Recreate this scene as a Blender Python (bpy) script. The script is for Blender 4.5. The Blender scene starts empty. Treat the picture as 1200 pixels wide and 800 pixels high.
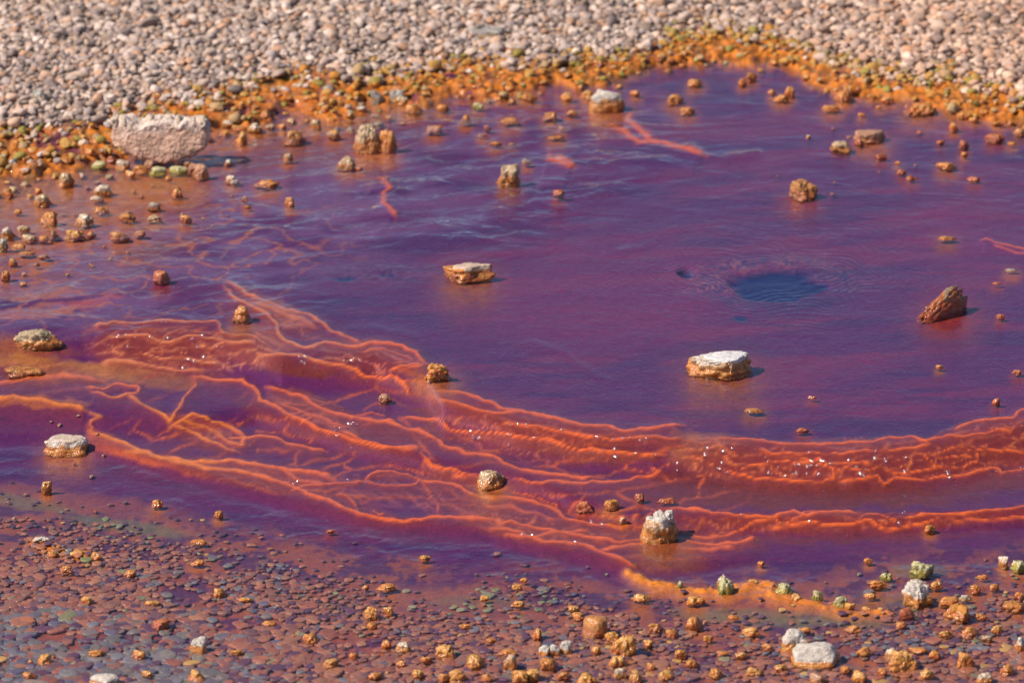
import bpy, bmesh, math, random
import numpy as np
R = math.radians
random.seed(7); rng = np.random.default_rng(7)
sc = bpy.context.scene
COL = sc.collection
# ---------------------------------------------------------------- camera
PITCH = R(20); DIST = 11.4; HF = R(6.0)
CP = np.array([0.0, -DIST*math.cos(PITCH), DIST*math.sin(PITCH)])
cam = bpy.data.cameras.new("camera"); cam_o = bpy.data.objects.new("camera", cam); COL.objects.link(cam_o)
cam_o.location = CP; cam_o.rotation_euler = (R(90)-PITCH, 0, 0)
cam.sensor_width = 36; cam.lens = 18/math.tan(HF); cam.clip_start = .1; cam.clip_end = 2000
cam.dof.use_dof = True; cam.dof.focus_distance = 10.75; cam.dof.aperture_fstop = 4.8
sc.camera = cam_o
# ---------------------------------------------------------------- sky, sun, exposure
SUN_EL, SUN_AZ = 47, 252          # azimuth clockwise from +Y
w = bpy.data.worlds.new("World"); sc.world = w; w.use_nodes = True
nt = w.node_tree; sky = nt.nodes.new('ShaderNodeTexSky'); sky.sky_type = 'NISHITA'; sky.sun_disc = False
sky.sun_elevation = R(SUN_EL); sky.sun_rotation = R(SUN_AZ); sky.altitude = 2200; sky.air_density = 1.0; sky.dust_density = .3; sky.ozone_density = 3
nt.links.new(sky.outputs[0], nt.nodes['Background'].inputs[0]); nt.nodes['Background'].inputs[1].default_value = .07
sun = bpy.data.lights.new("sun", 'SUN'); sun.energy = 5.0; sun.angle = R(.5); sun.color = (1, .91, .79)
sun_o = bpy.data.objects.new("sun", sun); COL.objects.link(sun_o)
sdir = np.array([math.sin(R(SUN_AZ))*math.cos(R(SUN_EL)), math.cos(R(SUN_AZ))*math.cos(R(SUN_EL)), math.sin(R(SUN_EL))])
from mathutils import Vector
sun_o.rotation_euler = Vector(sdir).to_track_quat('Z', 'Y').to_euler()
sun_o.location = sdir*20
sc.view_settings.view_transform = 'Standard'; sc.view_settings.look = 'None'; sc.view_settings.gamma = 1
sc.view_settings.exposure = 0.45
sc.render.engine = 'CYCLES'; sc.cycles.use_denoising = True
sc.cycles.max_bounces = 6; sc.cycles.transparent_max_bounces = 12; sc.cycles.sample_clamp_indirect = 4
# ---------------------------------------------------------------- numpy helpers
def hsh(ix, iy, s):
    v = np.sin(ix*127.1+iy*311.7+s*74.7)*43758.5453
    return v-np.floor(v)
def vn(x, y, s=0):
    ix, iy = np.floor(x), np.floor(y); fx, fy = x-ix, y-iy
    fx = fx*fx*(3-2*fx); fy = fy*fy*(3-2*fy)
    a = hsh(ix, iy, s); b = hsh(ix+1, iy, s); c = hsh(ix, iy+1, s); d = hsh(ix+1, iy+1, s)
    return (a+(b-a)*fx)*(1-fy)+(c+(d-c)*fx)*fy
def fbm(x, y, s=0, o=4):
    t = 0; a = .5; n = 0
    for i in range(o):
        t = t+a*vn(x, y, s+i*13); n += a; x = x*2.03+5.1; y = y*2.03+1.7; a *= .5
    return t/n                                     # 0..1
def cells(x, y, s=0):
    ix, iy = np.floor(x), np.floor(y)
    f1 = np.full(x.shape, 9.); f2 = np.full(x.shape, 9.)
    for dx in (-1, 0, 1):
        for dy in (-1, 0, 1):
            cx, cy = ix+dx, iy+dy
            d = np.hypot(cx+hsh(cx, cy, s+1)-x, cy+hsh(cx, cy, s+2)-y)
            f2 = np.minimum(f2, np.maximum(f1, d)); f1 = np.minimum(f1, d)
    return f1, f2
def ss(a, b, x):
    t = np.clip((x-a)/(b-a), 0, 1); return t*t*(3-2*t)
# ---------------------------------------------------------------- the lie of the land (photo coordinates only guide the survey; everything is placed on the ground)
def curve(pts):
    a = np.array(pts, float); return lambda x: np.interp(x, a[:, 0], a[:, 1])
C1 = curve([(-200,385),(0,380),(100,370),(250,376),(330,408),(440,408),(500,428),(520,460),(600,484),(700,500),(850,512),(1000,520),(1090,508),(1200,482),(1400,440)])
W1 = curve([(0,66),(250,70),(330,54),(450,52),(520,52),(700,56),(850,62),(1200,70)])
C2 = curve([(-200,455),(0,458),(100,465),(200,475),(300,470),(400,503),(500,528),(600,548),(680,575),(760,596),(850,597),(1000,600),(1200,590),(1400,580)])
C3 = curve([(-200,455),(0,500),(60,500),(120,514),(200,538),(300,566),(350,580),(420,596),(500,604),(560,612),(640,632),(720,650),(780,655),(900,640),(1400,640)])
SH = curve([(-200,215),(0,205),(60,192),(130,176),(200,158),(290,138),(330,122),(400,128),(470,116),(560,110),(640,104),(740,92),(790,74),(900,70),(960,95),(1000,108),(1060,122),(1130,130),(1200,146),(1400,165)])
def wlev(px, py):
    z = -.040*ss(0, 1, (py-C1(px)-2)/W1(px))
    z = z-.020*ss(0, 1, (py-C2(px)-2)/(28+16*(1-ss(150, 300, px))))
    return z-.010*ss(0, 1, (py-C3(px)-2)/22)*(1-.8*ss(780, 950, px))
def shore(px, py):
    return SH(px)-py+30*(fbm(px/38, py/20, 3)-.5)+12*(fbm(px/12, py/8, 5)-.5)
def bankz(px, py):
    s = shore(px, py)
    lf = 1-ss(330, 480, px)
    return .004*ss(-25, 0, s)*lf+.012*ss(-6, 14, s)+.03*ss(5, 90, s)
def zmap(px, py): return wlev(px, py)+bankz(px, py)
ct, st = math.cos(PITCH), math.sin(PITCH)
FPX = 600/math.tan(HF)
def proj(x, y, z):
    dx, dy, dz = x-CP[0], y-CP[1], z-CP[2]
    d = dy*ct-dz*st; u = dy*st+dz*ct
    return 600+FPX*dx/d, 400-FPX*u/d
def survey(x, y):
    """ground plan -> survey coordinates of the surface there"""
    z = np.zeros_like(x)
    for i in range(14):
        px, py = proj(x, y, z)
        z = z*.35+.65*zmap(px, py)
    return px, py
def ground_at(px, py):
    """survey coordinates -> ground point (x, y, z, metres per unit)"""
    z = float(zmap(np.array([float(px)]), np.array([float(py)]))[0])
    a = (px-600)/FPX; b = (400-py)/FPX
    d = np.array([a, ct+b*st, -st+b*ct])
    t = (z-CP[2])/d[2]
    p = CP+d*t
    return p[0], p[1], z, t/FPX
# ---------------------------------------------------------------- materials
def newmat(name):
    m = bpy.data.materials.new(name); m.use_nodes = True
    nt = m.node_tree; nt.nodes.clear(); out = nt.nodes.new('ShaderNodeOutputMaterial')
    return m, nt, out
class N:
    def __init__(s, nt): s.nt = nt
    def __call__(s, t, _in=None, **kw):
        n = s.nt.nodes.new(t)
        for k, v in kw.items(): setattr(n, k, v)
        for k, v in (_in or {}).items():
            if v is None: continue
            if isinstance(v, bpy.types.NodeSocket): s.nt.links.new(v, n.inputs[k])
            else: n.inputs[k].default_value = v
        return n
def rock_material(name, src='Col', coat=.5, rough=.5, scale=60, bump=.5, var=(.62, 1.25), tint=True):
    m, nt, out = newmat(name); n = N(nt)
    pos = n('ShaderNodeNewGeometry').outputs['Position']
    base = n('ShaderNodeAttribute', attribute_name='Col').outputs['Color'] if src == 'Col' else None
    if tint:
        t = n('ShaderNodeAttribute', attribute_name='tint', attribute_type='INSTANCER').outputs['Color']
        base = t if base is None else n('ShaderNodeMix', {0: 1.0, 6: base, 7: t}, data_type='RGBA', blend_type='MULTIPLY').outputs[2]
    nz = n('ShaderNodeTexNoise', {'Vector': pos, 'Scale': scale, 'Detail': 5., 'Roughness': .65})
    mr = n('ShaderNodeMapRange', {0: nz.outputs['Fac'], 1: .3, 2: .7, 3: var[0], 4: var[1]})
    vr = n('ShaderNodeTexVoronoi', {'Vector': pos, 'Scale': scale*4})
    mr2 = n('ShaderNodeMapRange', {0: vr.outputs['Distance'], 1: 0., 2: .8, 3: 1.12, 4: .8})
    mul = n('ShaderNodeMath', {0: mr.outputs[0], 1: mr2.outputs[0]}, operation='MULTIPLY')
    cm = n('ShaderNodeVectorMath', {0: base, 'Scale': mul.outputs[0]}, operation='SCALE')
    bp = n('ShaderNodeBump', {'Height': vr.outputs['Distance'], 'Strength': bump, 'Distance': .0025}, invert=True)
    bp2 = n('ShaderNodeBump', {'Height': nz.outputs['Fac'], 'Strength': bump, 'Distance': .006, 'Normal': bp.outputs[0]})
    b = n('ShaderNodeBsdfPrincipled', {'Base Color': cm.outputs[0], 'Roughness': rough, 'Normal': bp2.outputs[0], 'Coat Weight': coat, 'Coat Roughness': .12, 'Coat Normal': bp2.outputs[0]})
    nt.links.new(b.outputs[0], out.inputs[0]); return m
M_rock = rock_material('wet_sinter_rock')
M_crust = rock_material('dry_white_crust', coat=.0, rough=.8, scale=90, bump=.6, var=(.75, 1.15))
M_slab = rock_material('pitted_sinter_slab', coat=.0, rough=.85, scale=34, bump=1.0, var=(.62, 1.2))
M_gravel = rock_material('dry_gravel_stone', src=None, coat=.0, rough=.75, scale=120, bump=.35, var=(.7, 1.2))
M_pebble = rock_material('mat_covered_pebble', src=None, coat=.3, rough=.5, scale=110, bump=.25, var=(.75, 1.2))
VENT = ground_at(908, 322)
def ground_material():
    m, nt, out = newmat('microbial_mat_ground'); n = N(nt)
    geo = n('ShaderNodeNewGeometry').outputs['Position']
    col = n('ShaderNodeAttribute', attribute_name='Col').outputs['Color']
    wet = n('ShaderNodeAttribute', attribute_name='wet').outputs['Fac']
    spk = n('ShaderNodeAttribute', attribute_name='speck').outputs['Fac']
    a = n('ShaderNodeTexNoise', {'Vector': geo, 'Scale': 55., 'Detail': 6., 'Roughness': .7})
    r1 = n('ShaderNodeMapRange', {0: a.outputs['Fac'], 1: .3, 2: .7, 3: .8, 4: 1.2})
    b_ = n('ShaderNodeTexVoronoi', {'Vector': geo, 'Scale': 130.})
    dark = n('ShaderNodeMapRange', {0: b_.outputs['Distance'], 1: .12, 2: .4, 3: .55, 4: 1.})
    dk = n('ShaderNodeMix', {0: spk, 2: 1., 3: dark.outputs[0]}, data_type='FLOAT')
    mu = n('ShaderNodeMath', {0: r1.outputs[0], 1: dk.outputs[0]}, operation='MULTIPLY')
    c1 = n('ShaderNodeVectorMath', {0: col, 'Scale': mu.outputs[0]}, operation='SCALE')
    # scattered pale grains lying on the mat
    g = n('ShaderNodeTexVoronoi', {'Vector': geo, 'Scale': 75.})
    gs = n('ShaderNodeMapRange', {0: g.outputs['Distance'], 1: .1, 2: .16, 3: 1., 4: 0.})
    sel = n('ShaderNodeSeparateColor', {0: g.outputs['Color']})
    th = n('ShaderNodeMath', {0: sel.outputs[0], 1: .86}, operation='GREATER_THAN')
    gm = n('ShaderNodeMath', {0: gs.outputs[0], 1: th.outputs[0]}, operation='MULTIPLY')
    gm2 = n('ShaderNodeMath', {0: gm.outputs[0], 1: spk}, operation='MULTIPLY')
    gm3 = n('ShaderNodeMath', {0: gm2.outputs[0], 1: .35}, operation='MULTIPLY')
    c2 = n('ShaderNodeMix', {0: gm3.outputs[0], 6: c1.outputs[0], 7: (.42, .22, .2, 1)}, data_type='RGBA')
    bp = n('ShaderNodeBump', {'Height': a.outputs['Fac'], 'Strength': .5, 'Distance': .004})
    f = n('ShaderNodeTexNoise', {'Vector': geo, 'Scale': 90., 'Detail': 2.})
    bp2 = n('ShaderNodeBump', {'Height': f.outputs['Fac'], 'Strength': .6, 'Distance': .004})
    b = n('ShaderNodeBsdfPrincipled', {'Base Color': c2.outputs[2], 'Roughness': .6, 'Normal': bp.outputs[0], 'Coat Weight': wet, 'Coat Roughness': .06, 'Coat IOR': 1.33, 'Coat Normal': bp2.outputs[0], 'Specular IOR Level': .25})
    nt.links.new(b.outputs[0], out.inputs[0]); return m
def water_material():
    m, nt, out = newmat('spring_water'); n = N(nt)
    geo = n('ShaderNodeNewGeometry').outputs['Position']
    rp = n('ShaderNodeAttribute', attribute_name='ripple').outputs['Fac']
    mp = n('ShaderNodeMapping', {'Vector': geo, 'Scale': (6., 10., 9.), 'Rotation': (0, 0, R(-12))})
    a = n('ShaderNodeTexNoise', {'Vector': mp.outputs[0], 'Scale': 1., 'Detail': 3., 'Roughness': .5, 'Distortion': .6})
    ah = n('ShaderNodeMath', {0: a.outputs['Fac'], 1: rp}, operation='MULTIPLY')
    b1 = n('ShaderNodeBump', {'Height': ah.outputs[0], 'Strength': 1., 'Distance': .019})
    mq = n('ShaderNodeMapping', {'Vector': geo, 'Scale': (14., 34., 20.)})
    c = n('ShaderNodeTexNoise', {'Vector': mq.outputs[0], 'Scale': 1., 'Detail': 4., 'Roughness': .6})
    b2 = n('ShaderNodeBump', {'Height': c.outputs['Fac'], 'Strength': .45, 'Distance': .0022, 'Normal': b1.outputs[0]})
    # rings spreading from the vent
    dv = n('ShaderNodeVectorMath', {0: geo, 1: (VENT[0], VENT[1], 0)}, operation='DISTANCE')
    wn = n('ShaderNodeTexNoise', {'Vector': geo, 'Scale': 5., 'Detail': 1.})
    dd = n('ShaderNodeMath', {0: wn.outputs['Fac'], 1: .34, 2: dv.outputs['Value']}, operation='MULTIPLY_ADD')
    ph = n('ShaderNodeMath', {0: dd.outputs[0], 1: 2*math.pi/.028}, operation='MULTIPLY')
    sn = n('ShaderNodeMath', {0: ph.outputs[0]}, operation='SINE')
    fo = n('ShaderNodeMapRange', {0: dv.outputs['Value'], 1: .1, 2: .6, 3: 1., 4: .0})
    fi = n('ShaderNodeMapRange', {0: dv.outputs['Value'], 1: .04, 2: .12, 3: 0., 4: 1.})
    sn2 = n('ShaderNodeMath', {0: sn.outputs[0], 1: fi.outputs[0]}, operation='MULTIPLY')
    sf = n('ShaderNodeMath', {0: sn2.outputs[0], 1: fo.outputs[0]}, operation='MULTIPLY')
    b3 = n('ShaderNodeBump', {'Height': sf.outputs[0], 'Strength': .6, 'Distance': .0006, 'Normal': b2.outputs[0]})
    bf = n('ShaderNodeNewGeometry').outputs['Backfacing']   # thin sheet without refraction: same reflectance from both sides
    io = n('ShaderNodeMix', {0: bf, 2: 1.34, 3: 1/1.34}, data_type='FLOAT').outputs[0]
    fr = n('ShaderNodeFresnel', {'IOR': io, 'Normal': b3.outputs[0]})
    gl = n('ShaderNodeBsdfGlossy', {'Color': (1, 1, 1, 1), 'Roughness': .03, 'Normal': b3.outputs[0]})
    tr = n('ShaderNodeBsdfTransparent', {'Color': (.93, .93, .97, 1)})
    mx = n('ShaderNodeMixShader', {0: fr.outputs[0], 1: tr.outputs[0], 2: gl.outputs[0]})
    nt.links.new(mx.outputs[0], out.inputs[0]); return m
def glint_material():
    m, nt, out = newmat('glint_lens'); n = N(nt)
    fr = n('ShaderNodeFresnel', {'IOR': 1.34}); gl = n('ShaderNodeBsdfGlossy', {'Color': (1, 1, 1, 1), 'Roughness': .05})
    tr = n('ShaderNodeBsdfTransparent', {'Color': (.97, .97, .98, 1)})
    mx = n('ShaderNodeMixShader', {0: fr.outputs[0], 1: tr.outputs[0], 2: gl.outputs[0]}); nt.links.new(mx.outputs[0], out.inputs[0]); return m
M_glint = glint_material()
M_ground = ground_material(); M_water = water_material()
# ---------------------------------------------------------------- mesh helpers
def mesh_from(name, V, F, attrs=None, smooth=True):
    me = bpy.data.meshes.new(name); V = np.asarray(V, np.float32); F = np.asarray(F, np.int32)
    k = F.shape[1]
    me.vertices.add(len(V)); me.vertices.foreach_set('co', V.ravel())
    me.loops.add(F.size); me.loops.foreach_set('vertex_index', F.ravel())
    me.polygons.add(len(F)); me.polygons.foreach_set('loop_start', np.arange(0, F.size, k, dtype=np.int32))
    me.update(calc_edges=True)
    if smooth: me.polygons.foreach_set('use_smooth', np.ones(len(F), bool))
    for an, a in (attrs or {}).items():
        a = np.asarray(a, np.float32)
        if a.ndim == 2:
            at = me.attributes.new(an, 'FLOAT_COLOR', 'POINT'); at.data.foreach_set('color', np.c_[a, np.ones(len(a), np.float32)].ravel())
        else:
            at = me.attributes.new(an, 'FLOAT', 'POINT'); at.data.foreach_set('value', a)
    me.validate(); return me
def link(name, me, mat=None, parent=None, **props):
    o = bpy.data.objects.new(name, me); COL.objects.link(o)
    if mat and not me.materials: me.materials.append(mat)
    if parent: o.parent = parent
    for k, v in props.items(): o[k] = v
    return o
# ---------------------------------------------------------------- survey lines: terrace rims (points, width, strength, height)
RIMS = [
 ([(262,330),(275,347),(290,352),(300,360),(318,368),(325,378),(328,390),(340,398),(352,403),(368,404),(380,399),(400,402),(420,404),(438,400),(455,399),(470,402),(488,410),(495,420),(510,426)],3,1),
 ([(262,325),(298,344),(312,350),(335,360),(360,365),(380,375),(388,385),(405,392),(425,401)],3.5,.8),
 ([(295,350),(330,362),(350,372),(372,380)],5,.5),
 ([(200,375),(230,373),(255,375),(262,387),(280,390),(305,392),(315,402)],2,.9),
 ([(200,398),(215,393),(235,391),(255,397),(280,398),(300,397)],2.2,1),([(225,405),(250,407),(262,400)],1.6,.9),
 ([(200,420),(215,418),(235,422),(255,425)],2,.9),
 ([(305,415),(330,413),(352,413),(370,421),(385,424),(410,428),(425,438),(445,443),(465,440),(480,452)],2.6,1),
 ([(225,440),(250,442),(285,444),(300,455),(305,468),(325,475),(340,485),(360,495),(385,505),(410,512),(440,520),(470,522),(500,520)],3.2,1),
 ([(310,448),(335,455),(355,463),(375,475),(400,485),(430,488),(460,492),(485,502),(500,508)],3,.9),
 ([(330,472),(350,478),(380,490),(400,498)],2.5,.7),([(335,490),(352,478),(365,488),(350,495)],2,.7),
 ([(410,490),(420,483),(435,481),(450,485)],1.7,.8),
 ([(270,510),(300,510),(330,513),(350,520),(383,527)],2.4,1.1),
 ([(200,497),(225,482),(240,485),(260,495),(280,503),(290,510),(285,518),(270,515),(255,505)],3,.9),
 ([(205,497),(235,508),(255,518),(280,527)],2.6,1),([(212,490),(240,498),(262,510)],4,.6),
 ([(230,445),(222,455),(212,470),(205,480),(200,492)],2.6,.8),
 ([(470,430),(490,428),(500,425)],1.8,.8),([(455,433),(462,440),(480,455),(483,460)],2,.8),
 ([(458,430),(475,426),(495,425)],2,.9),([(470,445),(480,442),(500,440)],1.5,.6),([(425,408),(450,408),(470,412),(484,420)],1.8,.6),
 ([(510,452),(535,457),(560,463),(580,470),(590,477),(610,480),(635,484),(660,490),(680,494),(700,497),(720,500),(745,503),(760,500),(785,495),(805,494)],3,1),
 ([(500,460),(520,468),(545,473),(565,478),(590,483),(610,480)],2.6,1),
 ([(590,495),(610,497),(630,498),(645,500),(665,505),(685,510),(700,512)],2.6,.9),
 ([(640,500),(680,507),(720,512),(770,510),(800,512)],2.6,.8),
 ([(468,486),(490,489),(515,490),(525,500),(550,503),(580,505),(600,510),(630,513),(655,517),(675,523),(700,525),(740,528),(780,530)],2.8,1),
 ([(415,485),(440,490),(470,497),(490,502),(510,512),(520,520),(540,525),(550,530),(575,533),(590,540),(610,547),(630,550),(655,555),(680,557),(705,556)],3,1),
 ([(400,503),(425,512),(450,520),(475,523),(495,522)],2.8,1),
 ([(500,535),(505,545),(520,548),(540,550),(555,553)],2.6,.9),([(493,526),(500,536),(510,548)],2,.6),
 ([(428,558),(440,552),(460,550),(480,554),(490,560),(485,566),(465,568),(445,566),(428,558)],1.8,1),
 ([(340,572),(360,566),(400,563),(428,560)],2.2,.8),
 ([(490,562),(515,563),(540,567),(550,575),(565,580),(590,580)],2.8,1),([(530,556),(560,553),(590,557)],3,.6),
 ([(600,557),(620,562),(650,562),(680,563),(715,562),(745,558),(765,553),(772,548),(762,543)],2.6,1),
 ([(-40,462),(0,463),(30,465),(50,467),(80,473),(103,478)],5,1),([(-40,448),(0,446),(40,440),(80,436),(120,442)],5,.7),
 ([(100,503),(130,512),(150,520),(175,530),(200,535),(230,541),(270,538),(300,540),(320,545),(345,550),(370,552),(395,558)],4.5,1),
 ([(145,526),(170,528),(200,538),(240,546),(290,552),(325,560),(345,567),(360,577),(385,583),(400,590),(420,600),(445,606),(475,608),(500,605),(530,603),(560,605),(585,607)],3.6,1),
 ([(395,575),(408,580),(415,588),(420,596)],2,.8),([(440,595),(444,601),(452,600)],1.8,.8),([(330,548),(350,560),(380,564)],2.5,.7),
 ([(495,565),(505,575),(512,590),(514,600)],1.6,.5),
 ([(560,582),(590,582),(620,585),(640,590),(655,597),(662,605),(680,610),(700,612),(725,616),(745,613)],3,1),
 ([(600,575),(630,580),(650,590),(660,600)],2,.7),([(565,590),(600,592),(630,600),(650,608)],3,.5),
 ([(575,615),(610,622),(640,632),(670,634),(700,643),(720,650),(740,658),(748,663)],3,1),
 ([(585,612),(600,608),(640,618),(680,625),(720,632),(760,627),(790,625)],2.6,.9),([(590,625),(620,626),(650,622),(690,618)],2.5,.7),
 ([(675,598),(700,602),(730,602),(750,600)],1.8,.9),
 ([(780,592),(800,594),(820,594),(850,600),(880,604),(905,604),(915,598),(930,597),(945,602),(960,598),(985,597),(1010,598)],2.6,1),
 ([(700,642),(740,635),(790,630),(810,632),(840,637),(870,631),(885,625)],3,1),([(790,618),(820,626),(850,626),(862,620),(880,612),(905,605)],2.4,.9),
 ([(800,640),(830,642),(860,638)],3,.7),
 ([(830,510),(880,513),(910,517),(940,518),(985,516),(1025,516),(1045,510),(1070,510),(1085,516),(1110,508),(1130,510),(1150,505),(1170,502),(1185,500)],1.9,1),
 ([(890,522),(905,530),(930,530),(950,530),(985,530),(1010,526),(1040,527),(1080,520),(1090,518)],1.8,1),
 ([(850,550),(880,556),(910,561),(950,562),(965,564),(980,558),(975,548),(960,540),(940,534)],2,1),
 ([(870,545),(900,540),(920,538),(935,541),(960,535),(975,545),(990,552)],1.6,.8),
 ([(985,560),(1000,560),(1030,555),(1035,564),(1050,558),(1090,557),(1130,553),(1160,545),(1175,553),(1200,547),(1260,540)],2,1),
 ([(1040,550),(1060,552),(1100,545),(1110,544)],1.7,.9),([(985,540),(1010,538),(1030,545),(1010,550),(990,545)],1.7,.8),
 ([(905,604),(920,612),(935,605),(945,597),(960,595)],1.6,.8),
 ([(900,617),(925,615),(950,610),(970,612),(1000,612),(1015,608),(1030,615),(1050,618),(1080,612),(1100,605)],2.4,1),
 ([(1010,602),(1030,600),(1050,607),(1030,613)],1.6,.8),([(1060,605),(1080,600),(1110,600),(1150,597),(1200,590),(1280,580)],2.4,1),
 ([(1110,606),(1150,609),(1200,603),(1260,600)],2.2,.8),
 ([(1118,500),(1140,492),(1165,489),(1185,487),(1200,478),(1250,460)],2.2,1),
 ([(1098,530),(1115,523),(1135,523),(1147,530),(1145,540),(1130,545),(1095,545),(1085,530),(1098,530)],1.5,1),
 ([(1100,534),(1140,533)],1.4,.8),([(1145,524),(1175,526),(1200,528),(1240,525)],1.8,.9),([(1165,500),(1185,505),(1190,497)],3,.7),
 ([(110,378),(140,376),(165,377),(190,373),(220,373)],2.8,.9),([(130,395),(150,392),(175,392),(190,398),(215,398)],2,.9),
 ([(165,410),(195,420),(215,418)],1.7,.9),([(120,420),(150,422),(180,428),(210,432),(235,433)],3,.8),
 ([(100,450),(120,453),(140,448),(165,452),(160,460),(130,462),(105,455)],2.2,.9),
 ([(150,462),(175,475),(195,485),(200,492)],3.2,.9),([(105,480),(118,485),(105,492),(108,502)],3,.6),
 ([(740,130),(735,140),(755,155),(765,163),(790,168),(828,178)],6,1),([(715,143),(735,155),(748,163),(780,166)],5.5,.9),
 ([(640,180),(655,184),(672,191)],7,1),([(440,205),(455,215),(450,235),(465,250)],4,.8),
 ([(1150,278),(1180,284),(1210,292),(1250,300)],1.8,.9),([(1165,284),(1190,292),(1230,300)],1.6,.6),
]
# thin standing flow-ripples on the water of the left channel
WAVES = [
 [(285,293),(330,287),(380,280),(420,270),(450,265),(520,260),(570,258)],[(255,312),(275,300),(300,285),(350,272),(400,262),(450,252),(500,250)],
 [(262,330),(258,315),(270,302),(290,292)],[(100,368),(150,345),(165,330),(200,315),(240,312),(255,318)],[(110,360),(160,350),(210,342),(252,338)],
 [(40,358),(70,345),(110,328),(150,308)],[(80,303),(150,288),(200,275),(250,262),(300,252)],[(300,240),(350,235),(400,232),(450,240),(500,222),(550,218)],
 [(350,268),(420,252),(470,243),(520,235),(560,228),(600,225)],[(450,202),(500,190),(560,182),(620,175),(660,165),(700,150),(740,120)],
 [(480,215),(540,205),(600,197),(640,190),(680,180),(700,170)],[(460,172),(520,162),(560,152),(600,150),(660,142)],[(560,250),(610,245),(660,240),(700,227),(728,214)],
 [(600,225),(650,215),(700,196),(740,190),(800,188)],[(670,240),(700,232),(722,222)],[(20,300),(60,290),(110,280),(170,272)],[(150,250),(200,245),(260,235),(320,222)],
 [(400,215),(440,222),(480,232)],[(330,215),(370,212),(420,218)],[(480,150),(520,145),(560,138)],[(440,272),(470,268),(520,270)],[(400,386),(440,386),(470,390),(500,397)],
 [(600,399),(630,403),(660,412),(678,430),(700,440),(725,452)],[(180,270),(230,262),(280,246),(330,246)],[(120,330),(150,335),(170,322),(205,322)],[(800,168),(830,186),(870,184),(900,180)],[(800,128),(840,124),(890,122)],
 [(560,300),(600,296),(650,292)],[(720,297),(745,289),(770,285)],[(60,320),(90,305),(130,300)],[(210,300),(240,290),(290,275)],[(350,165),(390,160),(430,158)],[(280,200),(320,195),(370,192)],
 [(100,585),(140,570),(150,540)],[(485,690),(497,670),(490,655)],[(420,655),(450,640),(500,632)],[(500,660),(540,655),(580,640)],[(205,575),(260,590),(330,600)],
]
def line_fields(PX, PY, pts, pad):
    p = np.array(pts, float)
    m = (PX > p[:, 0].min()-pad) & (PX < p[:, 0].max()+pad) & (PY > p[:, 1].min()-pad) & (PY < p[:, 1].max()+pad)
    idx = np.nonzero(m)[0]; x = PX[idx]; y = PY[idx]
    D = np.full(len(idx), 1e9); S = np.zeros(len(idx)); T = np.zeros(len(idx)); n = len(p)-1
    for i in range(n):
        a, b = p[i], p[i+1]; ab = b-a
        t = np.clip(((x-a[0])*ab[0]+(y-a[1])*ab[1])/(ab@ab), 0, 1)
        dx = x-a[0]-t*ab[0]; dy = y-a[1]-t*ab[1]; d = np.hypot(dx, dy)
        k = d < D; D[k] = d[k]; S[k] = dy[k]; T[k] = (i+t[k])/n
    return idx, D, S, T
def ell(PX, PY, cx, cy, rx, ry, rot=0):
    c, s = math.cos(R(rot)), math.sin(R(rot)); dx = PX-cx; dy = PY-cy
    u = (dx*c+dy*s)/rx; v = (-dx*s+dy*c)/ry
    return np.clip(1.35-1.35*np.clip(u*u+v*v, 0, 1), 0, 1)
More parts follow.
